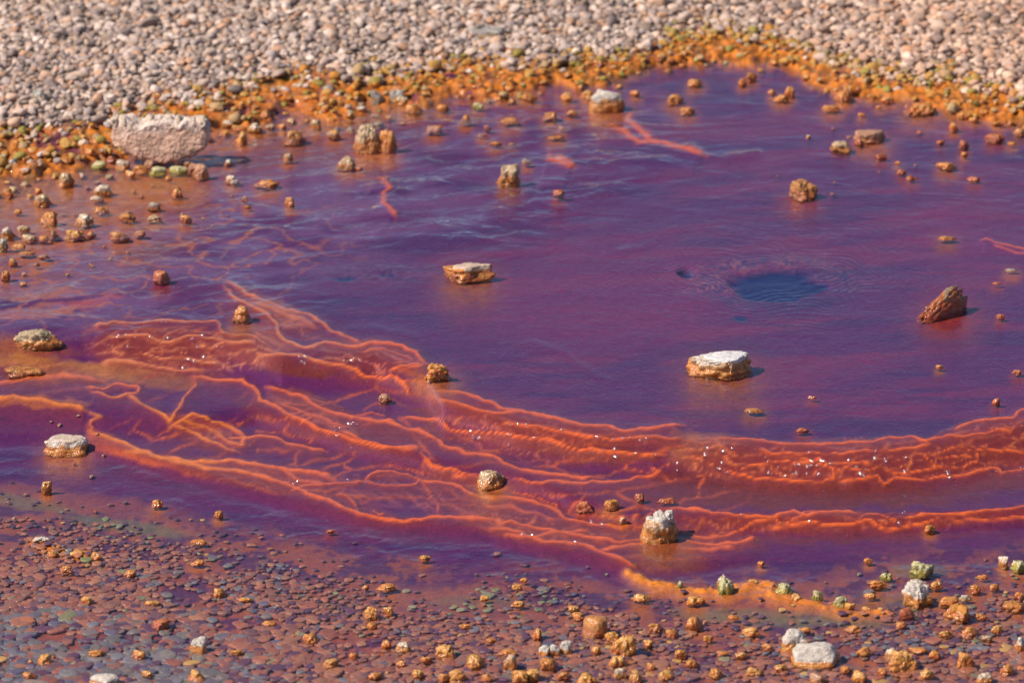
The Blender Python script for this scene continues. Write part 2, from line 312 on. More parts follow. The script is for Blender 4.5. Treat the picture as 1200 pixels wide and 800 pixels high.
# lesser stones: survey position, width, height, kind
ROCKS = """617,192,12,9,tan;406,198,26,22,tan;1033,186,16,10,red;1110,198,26,13,org;1068,211,18,9,red;1057,204,14,8,red;1052,192,10,5,org;1142,212,18,8,red;1166,166,24,15,red;1130,173,15,14,red;1102,169,11,7,red;1118,153,14,15,org;1130,183,10,8,org;1186,170,12,6,org;947,162,8,6,tan;1007,170,12,12,red
1110,281,24,7,brn;1186,318,18,5,gry;1168,333,14,4,red;1172,373,11,7,red;1168,473,12,9,red;1193,438,16,6,red;884,483,26,6,brn;941,506,18,6,red;1101,431,10,5,brn;952,467,12,4,red;655,230,16,12,red;340,241,14,16,org;313,219,32,14,org;271,214,15,14,pale;267,193,14,10,pale;290,244,10,6,org;287,236,9,10,org
687,599,26,15,red;715,596,22,14,org;750,586,14,10,red;781,589,22,7,red;730,614,10,12,sal;53,576,17,16,ylw;183,593,16,10,org;256,606,13,10,org;497,656,16,8,ylw;452,691,24,9,org;428,689,10,5,org;455,688,14,6,org
435,723,20,15,ylw;455,719,12,11,ylw;436,736,16,9,org;453,758,14,11,org;473,762,20,14,pale;523,769,26,18,ylw;557,781,22,17,ylw;536,797,26,16,ylw;520,798,16,12,org;598,783,18,22,wht;612,800,26,20,ylw;622,796,22,16,ylw;630,748,14,16,org;593,768,28,10,org;642,784,22,16,org;677,722,14,7,ylw;672,716,16,9,ylw;677,726,18,10,org;717,750,18,13,ylw
723,779,20,14,ylw;728,793,20,14,pale;687,802,30,18,ylw;770,739,20,12,org;788,745,16,10,org;760,757,14,10,ylw;797,770,18,12,org;763,784,14,9,org;752,703,26,9,ylw;797,690,10,12,grn;607,690,16,7,ylw;613,681,12,6,org;567,703,12,7,ylw;607,710,20,8,ylw
850,696,26,24,grn;846,686,14,16,pale;812,707,18,11,ylw;814,736,24,18,org;880,744,24,13,ylw;920,696,26,15,grn;935,704,20,10,ylw;958,702,16,14,grn;985,710,22,14,grn;995,714,16,10,ylw;1000,739,22,9,org;1013,767,22,11,org;960,799,24,14,sal;990,787,16,9,org;1008,798,22,16,ylw
1045,770,19,14,pale;1028,688,22,11,org;1038,678,18,10,grn;1097,689,18,10,ylw;1112,708,24,12,org;1137,745,26,14,org;1108,746,20,10,ylw;1132,781,26,22,org;1197,760,18,18,wht;1143,693,16,11,org;1187,714,26,13,org;1177,663,16,15,pale;1194,668,20,14,grn;1090,623,15,11,org;1018,659,12,7,org;892,662,9,6,org;882,683,14,6,ylw
1152,678,16,6,org;1132,703,18,8,gry;1157,750,18,8,tan;848,767,18,6,org;883,790,24,10,ylw;1077,763,24,7,org;47,636,26,9,wht;90,652,30,10,ylw;66,643,26,8,org;113,655,16,10,ylw;61,652,14,8,org;77,670,18,9,org;153,674,18,9,org;233,637,22,7,org;232,661,20,7,org;258,698,18,12,ylw;288,704,20,6,ylw;102,706,17,10,ylw;178,708,20,6,ylw
162,771,18,12,org;52,777,20,13,ylw;35,794,18,9,org;173,791,16,7,ylw;230,796,24,14,ylw;365,751,22,12,org;388,781,22,12,ylw;113,768,20,9,org;315,732,20,6,org;277,766,20,7,org;387,624,14,5,red;98,173,18,16,pale;113,171,12,12,org;75,217,24,24,tan;122,228,26,17,pale;113,236,18,11,pale;50,240,24,20,tan
58,262,24,22,org;98,264,24,22,pale;180,246,18,14,pale;181,259,20,12,tan;218,261,17,15,org;207,231,16,15,org;10,230,14,14,org;120,250,22,12,org;148,259,22,14,org;275,216,12,9,pale;285,168,18,20,ylw;298,154,20,15,pale;343,168,32,24,brn;370,150,14,16,tan;337,189,14,15,tan;392,162,20,16,ylw;421,200,10,8,org
9,278,22,20,pale;28,272,18,12,tan;35,283,20,13,tan;50,283,15,11,org;64,280,17,16,sal;88,280,27,18,ylw;107,277,12,9,org;140,281,26,17,org;164,277,17,12,org;22,292,20,11,org;3,292,14,20,gry;50,303,18,8,org;15,310,13,11,ylw;5,327,14,15,org;30,299,22,8,org;42,312,10,6,org;45,226,10,9,org;20,250,12,8,org
508,155,22,14,org;545,145,16,16,org;571,153,10,10,red;597,145,26,11,org;645,140,20,14,org;658,152,10,7,org;652,163,22,6,org;580,170,18,7,org;565,160,12,5,org;670,135,16,9,org;600,170,12,4,brn;483,132,26,16,org;472,122,20,14,tan;520,130,18,12,org;560,128,14,12,grn;620,118,22,12,org;665,118,18,14,ylw;690,115,20,14,ylw;745,112,14,10,org;790,120,24,14,org;805,133,22,12,org;815,100,20,12,org
870,100,12,12,org;880,94,16,14,org;915,118,20,12,org;925,112,14,16,org;905,110,12,8,org;975,130,24,11,org;988,118,22,18,org;1010,136,10,6,org;1030,127,10,5,org;1040,120,18,10,org;1080,133,44,20,org;1130,138,20,12,org;1142,142,10,8,org;1170,147,16,8,org;1195,158,16,12,brn;230,150,22,16,ylw;250,135,18,14,org;265,148,16,12,pale;310,138,16,12,org;330,150,12,8,org
424,131,14,11,wht;440,122,20,26,gry;465,120,20,24,gry;395,115,12,12,pale;360,120,18,14,org;300,120,22,12,org;350,105,20,12,pale;385,108,18,14,gry;200,124,16,12,pale;150,130,16,12,sal;125,120,16,10,pale;90,135,18,12,pale;25,150,20,14,gry;40,160,18,12,pale;60,155,14,12,org;15,195,14,14,gry;30,190,16,12,org;75,192,20,12,org;40,180,18,12,ylw
820,707,14,9,org;905,688,8,6,brn;1020,700,16,7,ylw;1055,735,16,8,org;1150,725,16,8,org;1170,740,18,10,ylw;1180,790,20,14,org;1155,799,22,14,pale;1095,770,18,10,org;1085,795,20,14,ylw;1035,790,16,10,org;915,785,18,10,ylw;900,760,16,8,org;870,770,18,9,ylw;840,792,20,12,org;810,780,18,10,org;830,750,14,8,ylw;780,795,20,12,ylw;745,798,18,12,ylw
700,765,14,10,ylw;660,795,18,10,org;570,797,16,10,org;500,775,16,8,org;490,792,18,10,ylw;575,752,14,6,org;545,735,16,6,org;470,780,14,8,org;440,795,18,10,org;415,770,12,8,org;860,725,14,6,org;945,740,16,7,org;1015,715,14,6,ylw;1165,690,14,8,org;1195,700,14,9,org""".replace('\n', ';').split(';')
# ---------------------------------------------------------------- build the ground and the water sheet
FX, Y0, Y1 = 1.9, -2.3, 3.5
def spread(a, b, step, far, k):
    core = np.arange(a, b+step/2, step); out = [core]
    d = step; lo = []; x = core[0]
    while x > -far: d *= k; x -= d; lo.append(x)
    d = step; hi = []; x = core[-1]
    while x < far: d *= k; x += d; hi.append(x)
    return np.concatenate([np.array(lo[::-1]), core, np.array(hi)]), len(lo), len(core)
XS, nlx, ncx = spread(-FX, FX, .0046, 400, 1.35)
YS, nly, ncy = spread(Y0, Y1, .0075, 400, 1.35)
GX, GY = np.meshgrid(XS, YS); SHP = GX.shape
x = GX.ravel(); y = GY.ravel()
PX, PY = survey(np.clip(x, -FX, FX), np.clip(y, Y0, Y1))
outer = np.maximum.reduce([ss(1.72, 1.88, np.abs(x)), ss(-2.1, -2.27, y)*1.0, ss(3.2, 3.45, y)])
L = wlev(PX, PY)
n1 = fbm(PX/22, PY/10, 11); n2 = fbm(PX/7, PY/4, 21); n3 = fbm(PX/60, PY/25, 31); n4 = fbm(PX/3.2, PY/1.9, 41, 2)
WXp = PX+(fbm(PX/16, PY/9, 51, 2)-.5)*9; WYp = PY+(fbm(PX/17, PY/10, 61, 2)-.5)*5.5
PURP = np.array([.082, .0025, .064]); PURP2 = np.array([.145, .006, .056]); DEEP = np.array([.044, .002, .060])
ORG = np.array([.66, .112, .014]); PEACH = np.array([.56, .17, .06]); RED = np.array([.13, .014, .005]); ROR = np.array([.21, .022, .006])
YEL = np.array([.44, .15, .012]); SAL = np.array([.26, .062, .030]); OLI = np.array([.14, .12, .05]); MUDP = np.array([.085, .018, .045])
GRV = np.array([.33, .27, .235]); MATO = np.array([.60, .18, .012])
def mixc(C, c, wgt): return C+(c-C)*np.clip(wgt, 0, 1)[:, None]
C = np.repeat(PURP[None], len(x), 0)
# pool floor: redder bands sweeping round the vent
sw = fbm(PX/150+PY/90, PY/16+.004*PX, 71)
C = mixc(C, PURP2, ss(.42, .68, sw)*.8*ss(300, 600, PX)*(1-ss(500, 520, PY)))
C = mixc(C, DEEP, ss(.5, .7, fbm(PX/120, PY/12, 81))*.7)
C = mixc(C, PURP2*1.15, ell(PX, PY, 700, 340, 220, 80)*.45); C = mixc(C, PURP2*1.1, ell(PX, PY, 1150, 260, 120, 60)*.5)
depth = np.full(len(x), .010)
depth += .006*ell(PX, PY, 760, 320, 420, 170)
H = (n1-.5)*.003+(n2-.5)*.0012
speck = .8*(1-ss(.5, 1., 0*PX))
# orange and yellow stains / mats; RED zones also paint in the bank's reflection: (cx,cy,rx,ry,rot,colour,strength)
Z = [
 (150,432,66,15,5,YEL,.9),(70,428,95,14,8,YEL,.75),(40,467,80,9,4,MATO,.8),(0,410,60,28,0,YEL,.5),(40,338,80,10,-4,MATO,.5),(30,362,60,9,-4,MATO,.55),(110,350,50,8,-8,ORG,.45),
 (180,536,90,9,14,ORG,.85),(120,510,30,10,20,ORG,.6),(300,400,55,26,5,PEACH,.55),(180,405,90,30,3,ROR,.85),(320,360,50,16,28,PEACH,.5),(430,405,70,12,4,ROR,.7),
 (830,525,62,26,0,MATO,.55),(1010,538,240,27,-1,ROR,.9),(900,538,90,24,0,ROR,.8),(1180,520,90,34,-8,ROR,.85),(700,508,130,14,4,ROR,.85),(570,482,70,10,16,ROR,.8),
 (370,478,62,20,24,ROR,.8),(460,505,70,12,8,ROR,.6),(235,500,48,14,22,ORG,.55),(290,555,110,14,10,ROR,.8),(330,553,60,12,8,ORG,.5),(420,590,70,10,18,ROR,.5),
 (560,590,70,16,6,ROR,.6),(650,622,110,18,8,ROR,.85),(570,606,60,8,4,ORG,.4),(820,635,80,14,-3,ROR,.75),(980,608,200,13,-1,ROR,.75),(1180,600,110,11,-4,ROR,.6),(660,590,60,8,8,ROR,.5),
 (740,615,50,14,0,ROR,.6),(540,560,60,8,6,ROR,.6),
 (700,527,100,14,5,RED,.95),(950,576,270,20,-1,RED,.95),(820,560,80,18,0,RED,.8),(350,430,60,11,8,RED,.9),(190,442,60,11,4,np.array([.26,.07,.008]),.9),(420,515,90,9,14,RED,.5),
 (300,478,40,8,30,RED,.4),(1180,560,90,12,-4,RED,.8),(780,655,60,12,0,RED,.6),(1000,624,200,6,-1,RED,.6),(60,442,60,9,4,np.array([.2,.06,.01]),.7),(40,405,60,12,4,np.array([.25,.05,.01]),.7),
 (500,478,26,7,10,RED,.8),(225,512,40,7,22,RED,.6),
 (420,160,120,40,-10,MUDP*1.3,.4),(185,222,80,24,0,np.array([.24,.075,.03]),.9),(50,235,150,62,0,np.array([.34,.11,.025]),.85),(90,300,150,40,-8,np.array([.24,.08,.04]),.6),(340,165,150,45,-6,np.array([.24,.06,.03]),.6),  # brown below the slab: mud with the slab's reflection painted in
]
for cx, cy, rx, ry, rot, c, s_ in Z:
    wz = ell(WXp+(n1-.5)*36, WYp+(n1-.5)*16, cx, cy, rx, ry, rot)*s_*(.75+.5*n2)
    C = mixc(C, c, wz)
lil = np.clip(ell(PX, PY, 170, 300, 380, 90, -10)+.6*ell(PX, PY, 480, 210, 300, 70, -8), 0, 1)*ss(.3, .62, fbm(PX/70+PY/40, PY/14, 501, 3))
C = mixc(C, np.array([.17, .075, .17]), lil*.6)  # lilac sky reflection of the shallows painted into the bed colour
cellw = np.zeros(len(x))
for e in [(1010,536,215,30,-2,1),(845,530,60,26,0,.55),(200,408,105,34,3,1),(430,415,75,24,6,.8),(370,480,65,22,22,.8),(290,405,55,28,0,.7),(235,503,50,17,20,.7),(300,557,120,16,10,.8),(640,618,120,20,8,.7),(980,608,200,13,-1,.9),(650,500,150,14,6,.8),(1160,510,80,26,-8,1),(540,575,110,30,5,.4),(430,570,100,20,8,.3),(600,515,120,24,8,.5),(330,370,60,18,25,.6),(830,630,70,14,0,.6),(50,440,110,24,3,.4)]:
    cellw = np.maximum(cellw, ell(PX, PY, *e[:5])*e[5])
sk = (fbm(PX/70, PY/30, 431, 2)-.5)*60
def seam(cx, cy, sd):
    """distance in survey units to the nearest border between neighbouring basins"""
    a_, b_ = cells(cx, cy, sd); e_ = (b_-a_).reshape(SHP)
    with np.errstate(all='ignore'):
        g1_ = np.gradient(e_, axis=1)/np.abs(np.gradient(PX.reshape(SHP), axis=1)); g2_ = np.gradient(e_, axis=0)/np.abs(np.gradient(PY.reshape(SHP), axis=0))
        g_ = np.clip(np.nan_to_num(np.hypot(g1_, g2_), nan=1., posinf=3.), .015, 3.)
    return (e_/g_).ravel(), e_.ravel()
yb = WYp-.9*(C1(PX)-505)*(PX > 300)-.15*np.clip(300-PX, 0, 300)
d1, e1 = seam((WXp+sk)/32, yb/10, 5); d2, e2 = seam((WXp+sk)/58+7, yb/15+3, 9)
lw = .75+.6*n1
net = np.maximum(np.exp(-(d1/(1.2*lw))**2)*.85*ss(.25, .5, n3+.2*n1), np.exp(-(d2/(1.75*lw))**2))*np.clip(cellw*1.5, 0, 1)
hold = (n1 > .35)*1.
# rims
rimh = np.zeros(len(x)); rimc = np.zeros(len(x)); tail = np.zeros(len(x)); pk = np.zeros(len(x))
for pts, wd, stg in RIMS:
    idx, D, S, T = line_fields(WXp, WYp, pts, 26)
    ends = ss(0, .06, T)*ss(0, .06, 1-T)*.7+.3
    wv = wd*(.35+.55*n1[idx])
    pr = np.exp(-(D/(wv*.85))**2)*stg*ends
    up = np.exp(-(D/(wv*1.0))**2)
    rimh[idx] = np.maximum(rimh[idx], up*ends*min(stg, 1))
    rimc[idx] = np.maximum(rimc[idx], pr)
    tail[idx] = np.maximum(tail[idx], np.where(S > 0, np.exp(-D/(4.5*wd)), np.exp(-D/(1.6*wd)))*stg*ends*.85)
net = net*(1-.75*np.clip(tail*1.4, 0, 1))
bandw = ss(0, 10, PY-C1(PX))*(1-ss(-4, 8, PY-C3(PX)))*ss(90, 200, PX)*(1-ss(800, 900, PX))*ss(.3, .5, fbm(PX/120, PY/40, 611, 2))
d3, e3 = seam((WXp+.6*sk)/84+3, (yb+.25*WXp)/21, 17)
n3l = np.exp(-(d3/(1.2+.9*n1))**2)*bandw*(1-.6*np.clip(tail*1.4, 0, 1))
C = mixc(C, RED*1.2, np.exp(-d3/7)*bandw*.6); C = mixc(C, ORG*.95, n3l*.85); H += n3l*.0012
C = mixc(C, RED*1.15+PURP*.12, np.clip(cellw*1.3, 0, 1)*ss(1, 3.5, np.minimum(d2, d1+1))*.85)
C = mixc(C, np.where((PX < 420)[:, None] & (PY < 460)[:, None], PEACH, ORG*.5+PEACH*.55), net*(.75+.5*n2))
H += net*.0016
C = mixc(C, RED*1.2+ROR*.25, tail*.9*(PY > 330))
isp = (1-ss(330, 460, PX))*(1-ss(425, 450, PY))
left_o = (1-ss(180, 380, PX))*ss(440, 470, PY)
RC = ORG[None]+(PEACH-ORG)[None]*isp[:, None]; RC = RC+(MATO*1.05-RC)*(left_o*.75)[:, None]; farr = (1-ss(250, 330, PY)); RC = RC+(ORG*.75-RC)*(farr*.5)[:, None]
C = mixc(C, ROR*1.3, np.clip(tail-.5, 0, 1)*1.1*(PY > 330)); C = mixc(C, RC*1.08, np.clip(rimc*1.15, 0, 1)*(.8+.4*n2))
vein = np.exp(-(np.abs(fbm(PX/42+PY/60, PY/15, 401, 3)-.5)/.026)**2)*ell(PX, PY, 150, 300, 300, 95, -6)
C = mixc(C, np.array([.42, .12, .03]), vein*.8)
H += rimh*.0026*(.6+.8*n2); depth = depth-.0060*np.clip(tail*1.6, 0, 1)*(1-.95*cellw)
depth = depth-.0062*cellw
# main rim of the big pool: the sill itself
# olive and salmon foreground
fgl = curve([(-200,560),(0,565),(100,585),(200,590),(300,612),(400,630),(520,660),(640,665),(760,672),(850,668),(1000,650),(1200,635),(1400,630)])
fg = ss(-14, 26, PY-fgl(PX)+34*(n3-.5)+26*(n1-.5))
blot = ss(.46, .56, fbm(PX/34, PY/11, 91)*.7+n2*.3+.0006*(PY-640))
C = mixc(C, MUDP, fg*.75)
C = mixc(C, SAL, fg*blot*.95)
C = mixc(C, SAL*.95+.01, ell(PX+n1*40, PY+n1*20, 500, 715, 190, 34, 4)*.7); C = mixc(C, SAL, ell(PX+n1*40, PY+n1*20, 80, 590, 190, 16, 6)*.6)
for e in [(20,582,80,9,10,.6),(150,612,90,9,8,.7),(380,705,60,9,14,.5),(930,722,160,10,2,.7),(1080,665,40,12,0,.5),(850,712,90,7,0,.5),(560,700,70,9,0,.4),(1060,700,70,14,0,.4)]:
    C = mixc(C, OLI, ell(PX+n1*30-15, PY+n1*12-6, *e[:5])*e[5])
rg = np.zeros(len(x))
for pts, wd in [([(735,672),(760,683),(800,690),(850,693),(880,690),(915,698),(950,706),(985,713),(1010,717),(1040,716)],6.5), ([(860,688),(900,684),(925,694)],7), ([(40,632),(60,640),(90,645),(108,650)],5.5), ([(64,642),(85,650),(104,652)],4.5)]:
    idx, D, S, T = line_fields(WXp, WYp, pts, 40)
    rg[idx] = np.maximum(rg[idx], np.exp(-(D/(wd*(.7+.7*n1[idx])))**2))
C = mixc(C, MATO*.95, rg*1.1*(.6+.6*n2)); H += rg*.012*(.5+n2)
# vents
speckk = np.ones(len(x))
def hole(cx, cy, rx, ry, dz, s0=.55):
    global H, C
    q = np.hypot((PX-cx)/rx+.25*(n1-.5), (PY-cy)/ry+.35*(n2-.5))
    k = 1-ss(s0, 1.05, q); H -= dz*k
    C = mixc(C, np.array([.002, .012, .075]), k*1.2); global speckk; speckk = np.minimum(speckk, 1-k); return q
qv = np.hypot((PX-911)/61, np.where(PY > 322, (PY-322)/25, (PY-322)/17))+.30*(n1-.5)+.22*(n2-.5)*(PY < 322)
kv = (1-ss(.90, 1.0, qv))*(PY > 322)+(1-ss(.45, 1.05, qv))*(PY <= 322)
C = mixc(C, np.array([.0008, .003, .055])*(1+.8*(n4-.3))[:, None], kv*1.15); H -= .008*kv; speckk = 1-kv; q = qv; hole(805, 312, 12, 6, .02); hole(868, 366, 13, 5, .003, .1); hole(455, 316, 14, 3, .004, .1); hole(405, 321, 22, 4, .004, .1)
ring = np.exp(-((q-1.35)/.45)**2)*ss(.48, .6, n4)*(.3+.9*ss(.4, .6, n1))
C = mixc(C, np.array([.36, .13, .13]), ring*.4*(PY < 335)); C = mixc(C, np.array([.02, .015, .07]), np.exp(-((q-1.3)/.3)**2)*ss(.55, .4, n4)*.6)
C = mixc(C, np.array([.12, .05, .1]), ell(PX, PY, 440, 312, 90, 16)*ss(.5, .7, n4)*.7)
# shore: orange mat among the stones, then dry ground
s = shore(PX, PY); bz = bankz(PX, PY)
lf = 1-ss(330, 480, PX)
mat = ss(-14-40*lf, 4+10*lf, s+16*lf*(n2-.5))*(1-ss(26, 60+20*lf, s))
C = mixc(C, MATO, mat*ss(.3, .5, n1+.15*(1-lf))*1.0)
C = mixc(C, np.array([.10, .08, .02]), mat*ss(.55, .7, fbm(PX/9, PY/6, 103))*.6)
m1, m2 = cells(PX/10+n1*2, PY/6+n2, 77); lump_ = (1-ss(.1, .75, m1))
C = C*(1-(mat*(.62*(1-lump_)))[:, None]); H += mat*.007*lump_
dry = ss(16, 50+20*lf, s)
C = mixc(C, GRV*.45, dry)
C = mixc(C, np.array([.3, .17, .1]), ss(.6, .75, fbm(PX/30, PY/14, 107))*dry*.5)
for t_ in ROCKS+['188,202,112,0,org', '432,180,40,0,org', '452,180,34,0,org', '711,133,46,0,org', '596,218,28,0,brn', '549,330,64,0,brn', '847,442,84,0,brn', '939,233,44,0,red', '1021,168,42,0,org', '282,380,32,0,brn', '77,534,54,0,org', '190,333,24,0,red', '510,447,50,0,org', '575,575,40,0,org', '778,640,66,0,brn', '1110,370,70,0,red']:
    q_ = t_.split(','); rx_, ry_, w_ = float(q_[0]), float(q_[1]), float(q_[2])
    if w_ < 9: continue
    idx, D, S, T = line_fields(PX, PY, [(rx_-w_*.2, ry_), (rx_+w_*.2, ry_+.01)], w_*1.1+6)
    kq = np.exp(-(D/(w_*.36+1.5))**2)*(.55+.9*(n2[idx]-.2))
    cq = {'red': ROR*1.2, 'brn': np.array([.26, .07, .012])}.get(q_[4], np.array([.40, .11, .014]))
    C[idx] = C[idx]+(cq-C[idx])*np.clip(kq*.85, 0, 1)[:, None]  # rust skirts around the stones, partly standing in for their reflections
tot = depth*(1-ss(-8, 6, s))
BED = L+bz+H-tot
BED = BED*(1-outer)+(L+.035+.02*(fbm(x*4, y*4, 721, 3)-.5))*outer
go_ = fbm(x*3.1, y*3.1, 711, 4); C = mixc(C, GRV*(.62+.6*go_[:, None]), outer)
BED = np.where(outer >= 1, np.where(np.hypot(x, y) > 6, .03+.05*fbm(x/3, y/3, 7), BED), BED)
wet = (1-ss(8, 30, s))*(1-outer)
specka = speckk*.85*(1-np.clip(cellw+rimc, 0, 1)*.8)*(1-dry)
ny, nx = SHP
ii = np.arange(ny*nx).reshape(SHP)
quads = np.stack([ii[:-1, :-1], ii[:-1, 1:], ii[1:, 1:], ii[1:, :-1]], -1).reshape(-1, 4)
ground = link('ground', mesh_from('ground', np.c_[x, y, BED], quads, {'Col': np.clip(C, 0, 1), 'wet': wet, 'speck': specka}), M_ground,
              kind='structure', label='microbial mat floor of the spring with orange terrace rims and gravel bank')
# water surface with real flow ripples
WL = L.copy(); rip = np.zeros(len(x))
for k_, pts in enumerate(WAVES):
    idx, D, S, T = line_fields(WXp+(n1-.5)*6, WYp, pts, 14)
    amp = (.0056 if k_ < 21 or 22 < k_ < 26 else .0018)*ss(0, .15, T)*ss(0, .15, 1-T)*(.5+n1[idx])
    WL[idx] += amp*np.exp(-(S/4.6)**2)*np.exp(-(np.clip(D-np.abs(S), 0, 9)/2)**2)
zone = np.clip(ell(PX, PY, 300, 280, 420, 120, -10)+ell(PX, PY, 480, 210, 340, 90, -8)+ell(PX, PY, 120, 330, 220, 70, -5), 0, 1)*(1-ss(-6, 4, s))
zone *= 1-.85*ell(PX, PY, 480, 340, 230, 60, 8)
ridge = 1-np.abs(2*fbm(PX/110+PY/55, PY/15+PX/160+(n3-.5)*1.2, 201, 2)-1); ridge2 = 1-np.abs(2*fbm(PX/60-PY/40, PY/9+PX/60, 231, 2)-1)
WL += zone*(.0085*ss(.50, 1., ridge)+.0040*ss(.5, 1., ridge2)+.011*(fbm(PX/130+PY/70, PY/17+PX/190, 271, 2)-.5))
lowz = (1-ss(10, 30, np.abs(PY-(C3(PX)+45))))*ss(.3, .6, n3)
WL += lowz*.0028*ss(.75, 1, ridge2)
rip = np.clip(.10+.9*zone+.35*lowz+.22*(1-ss(230, 330, PY)), 0, 1)
uw = (WL > BED-.003).reshape(SHP) & (outer < .6).reshape(SHP)
keep = (uw[:-1, :-1] | uw[:-1, 1:] | uw[1:, 1:] | uw[1:, :-1]).ravel()
wq = quads[keep]; used = np.unique(wq); remap = np.full(len(x), -1); remap[used] = np.arange(len(used))
water = link('water', mesh_from('water', np.c_[x, y, WL][used], remap[wq], {'ripple': rip[used]}), M_water, kind='structure', label='clear rippled spring water flowing over purple and orange mats')
def bed_z(xx, yy):
    j = np.clip(np.searchsorted(XS, xx), 0, nx-1); i = np.clip(np.searchsorted(YS, yy), 0, ny-1)
    return BED[i*nx+j]
def nearest(xx, yy):
    j = np.clip(np.searchsorted(XS, xx), 0, nx-1); i = np.clip(np.searchsorted(YS, yy), 0, ny-1)
    return i*nx+j
# ---------------------------------------------------------------- stones
def ico(sub):
    bm = bmesh.new(); bmesh.ops.create_icosphere(bm, subdivisions=sub, radius=1)
    V = np.array([v.co[:] for v in bm.verts]); F = np.array([[v.index for v in f.verts] for f in bm.faces]); bm.free(); return V, F
ICO = {k: ico(k) for k in (2, 3, 4, 5)}
def h3(a, b, c, s):
    v = np.sin(a*127.1+b*311.7+c*191.3+s*57.3)*43758.5453; return v-np.floor(v)
def n3d(P, s):
    I = np.floor(P); F_ = P-I; F_ = F_*F_*(3-2*F_); t = 0
    for dx in (0, 1):
        for dy in (0, 1):
            for dz in (0, 1):
                wgt = (F_[:, 0] if dx else 1-F_[:, 0])*(F_[:, 1] if dy else 1-F_[:, 1])*(F_[:, 2] if dz else 1-F_[:, 2])
                t = t+wgt*h3(I[:, 0]+dx, I[:, 1]+dy, I[:, 2]+dz, s)
    return t
def c3d(P, s):
    I = np.floor(P); f = np.full(len(P), 9.)
    for dx in (-1, 0, 1):
        for dy in (-1, 0, 1):
            for dz in (-1, 0, 1):
                a, b, c = I[:, 0]+dx, I[:, 1]+dy, I[:, 2]+dz
                d = (a+h3(a, b, c, s+1)-P[:, 0])**2+(b+h3(a, b, c, s+2)-P[:, 1])**2+(c+h3(a, b, c, s+3)-P[:, 2])**2
                f = np.minimum(f, d)
    return np.sqrt(f)
def rock_shape(seed, sub=4, knob=.16, kf=3.2, lump=.45, box=2.0, flat=0, cuts=2):
    V, F = ICO[sub]; u = V.copy()
    if box != 2.0:
        rr = (np.abs(u)**box).sum(1)**(1/box); u = u/rr[:, None]
    d = (n3d(V*1.1+seed*3.7, seed)-.5)*lump*1.3+(n3d(V*2.3+seed, seed+5)-.5)*lump*.7+(n3d(V*6, seed+9)-.5)*.12
    d += knob*(.55-c3d(V*kf+seed*.37, seed+11))
    if sub > 3: d += knob*.35*(.5-c3d(V*kf*2.3+seed, seed+17))
    P = u*(1+d*.55)[:, None]
    rs = np.random.default_rng(int(seed*10)+5)
    for k in range(cuts):                # broken faces
        a = rs.normal(size=3); a[2] = abs(a[2])*.7; a /= np.linalg.norm(a); dd = P@a
        P = P-np.outer(np.clip(dd-rs.uniform(.55, .85), 0, None)*.8, a)
    P = P*(1+d*.6)[:, None]
    if flat: P[:, 2] = np.where(P[:, 2] > flat, flat+(P[:, 2]-flat)*.18, P[:, 2])
    mx = np.abs(P[:, 0]).max(); my = np.abs(P[:, 1]).max(); mz = np.percentile(P[:, 2], 94)
    P[:, 2] = np.where(P[:, 2] > mz, mz+(P[:, 2]-mz)*.35, P[:, 2])
    P[:, 0] /= mx; P[:, 1] /= my; P[:, 2] /= mz
    P[:, 2] = np.where(P[:, 2] < 0, P[:, 2]*.55, P[:, 2])
    return P, F
CL = dict(
 org=((.46, .13, .014), (.50, .20, .035), (.34, .07, .008)), red=((.36, .07, .016), (.40, .11, .03), (.22, .035, .01)), tan=((.34, .19, .08), (.46, .31, .18), (.40, .12, .018)),
 wht=((.42, .20, .07), (.58, .50, .44), (.42, .13, .015)), grn=((.30, .22, .03), (.48, .42, .22), (.20, .17, .015)), pale=((.42, .26, .16), (.54, .41, .31), (.42, .15, .025)),
 brn=((.34, .11, .018), (.42, .17, .04), (.30, .07, .01)), gry=((.22, .19, .16), (.36, .32, .28), (.30, .15, .04)), ylw=((.48, .17, .018), (.54, .26, .06), (.38, .09, .008)), sal=((.36, .15, .07), (.44, .22, .12), (.28, .08, .03)))
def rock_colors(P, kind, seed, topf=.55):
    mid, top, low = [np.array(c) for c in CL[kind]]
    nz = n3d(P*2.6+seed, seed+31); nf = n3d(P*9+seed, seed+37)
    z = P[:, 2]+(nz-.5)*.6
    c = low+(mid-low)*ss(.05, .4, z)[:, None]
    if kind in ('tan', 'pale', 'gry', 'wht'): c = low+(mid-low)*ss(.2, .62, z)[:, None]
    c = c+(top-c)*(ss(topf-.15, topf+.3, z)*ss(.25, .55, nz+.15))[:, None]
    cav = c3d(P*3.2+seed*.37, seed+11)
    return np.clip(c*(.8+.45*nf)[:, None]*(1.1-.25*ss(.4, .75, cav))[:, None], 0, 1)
def shell(P, F, wgt, thick, C_, name):
    """a crust patch that sits proud of the stone where wgt is high and dives under it at its rim"""
    nrm = P/np.linalg.norm(P, axis=1)[:, None]
    Q = P+nrm*((ss(.15, .6, wgt)*1.6-.6)*thick)[:, None]
    k = (wgt[F] > .12).any(1)
    f = F[k]; us = np.unique(f); rm = np.full(len(P), -1); rm[us] = np.arange(len(us))
    return mesh_from(name, Q[us], rm[f], {'Col': C_[us]})
COLN = dict(org='orange', red='rust red', tan='tan', wht='white topped', grn='yellow green', pale='pale', brn='brown', gry='grey', ylw='golden', sal='salmon')
placed = []
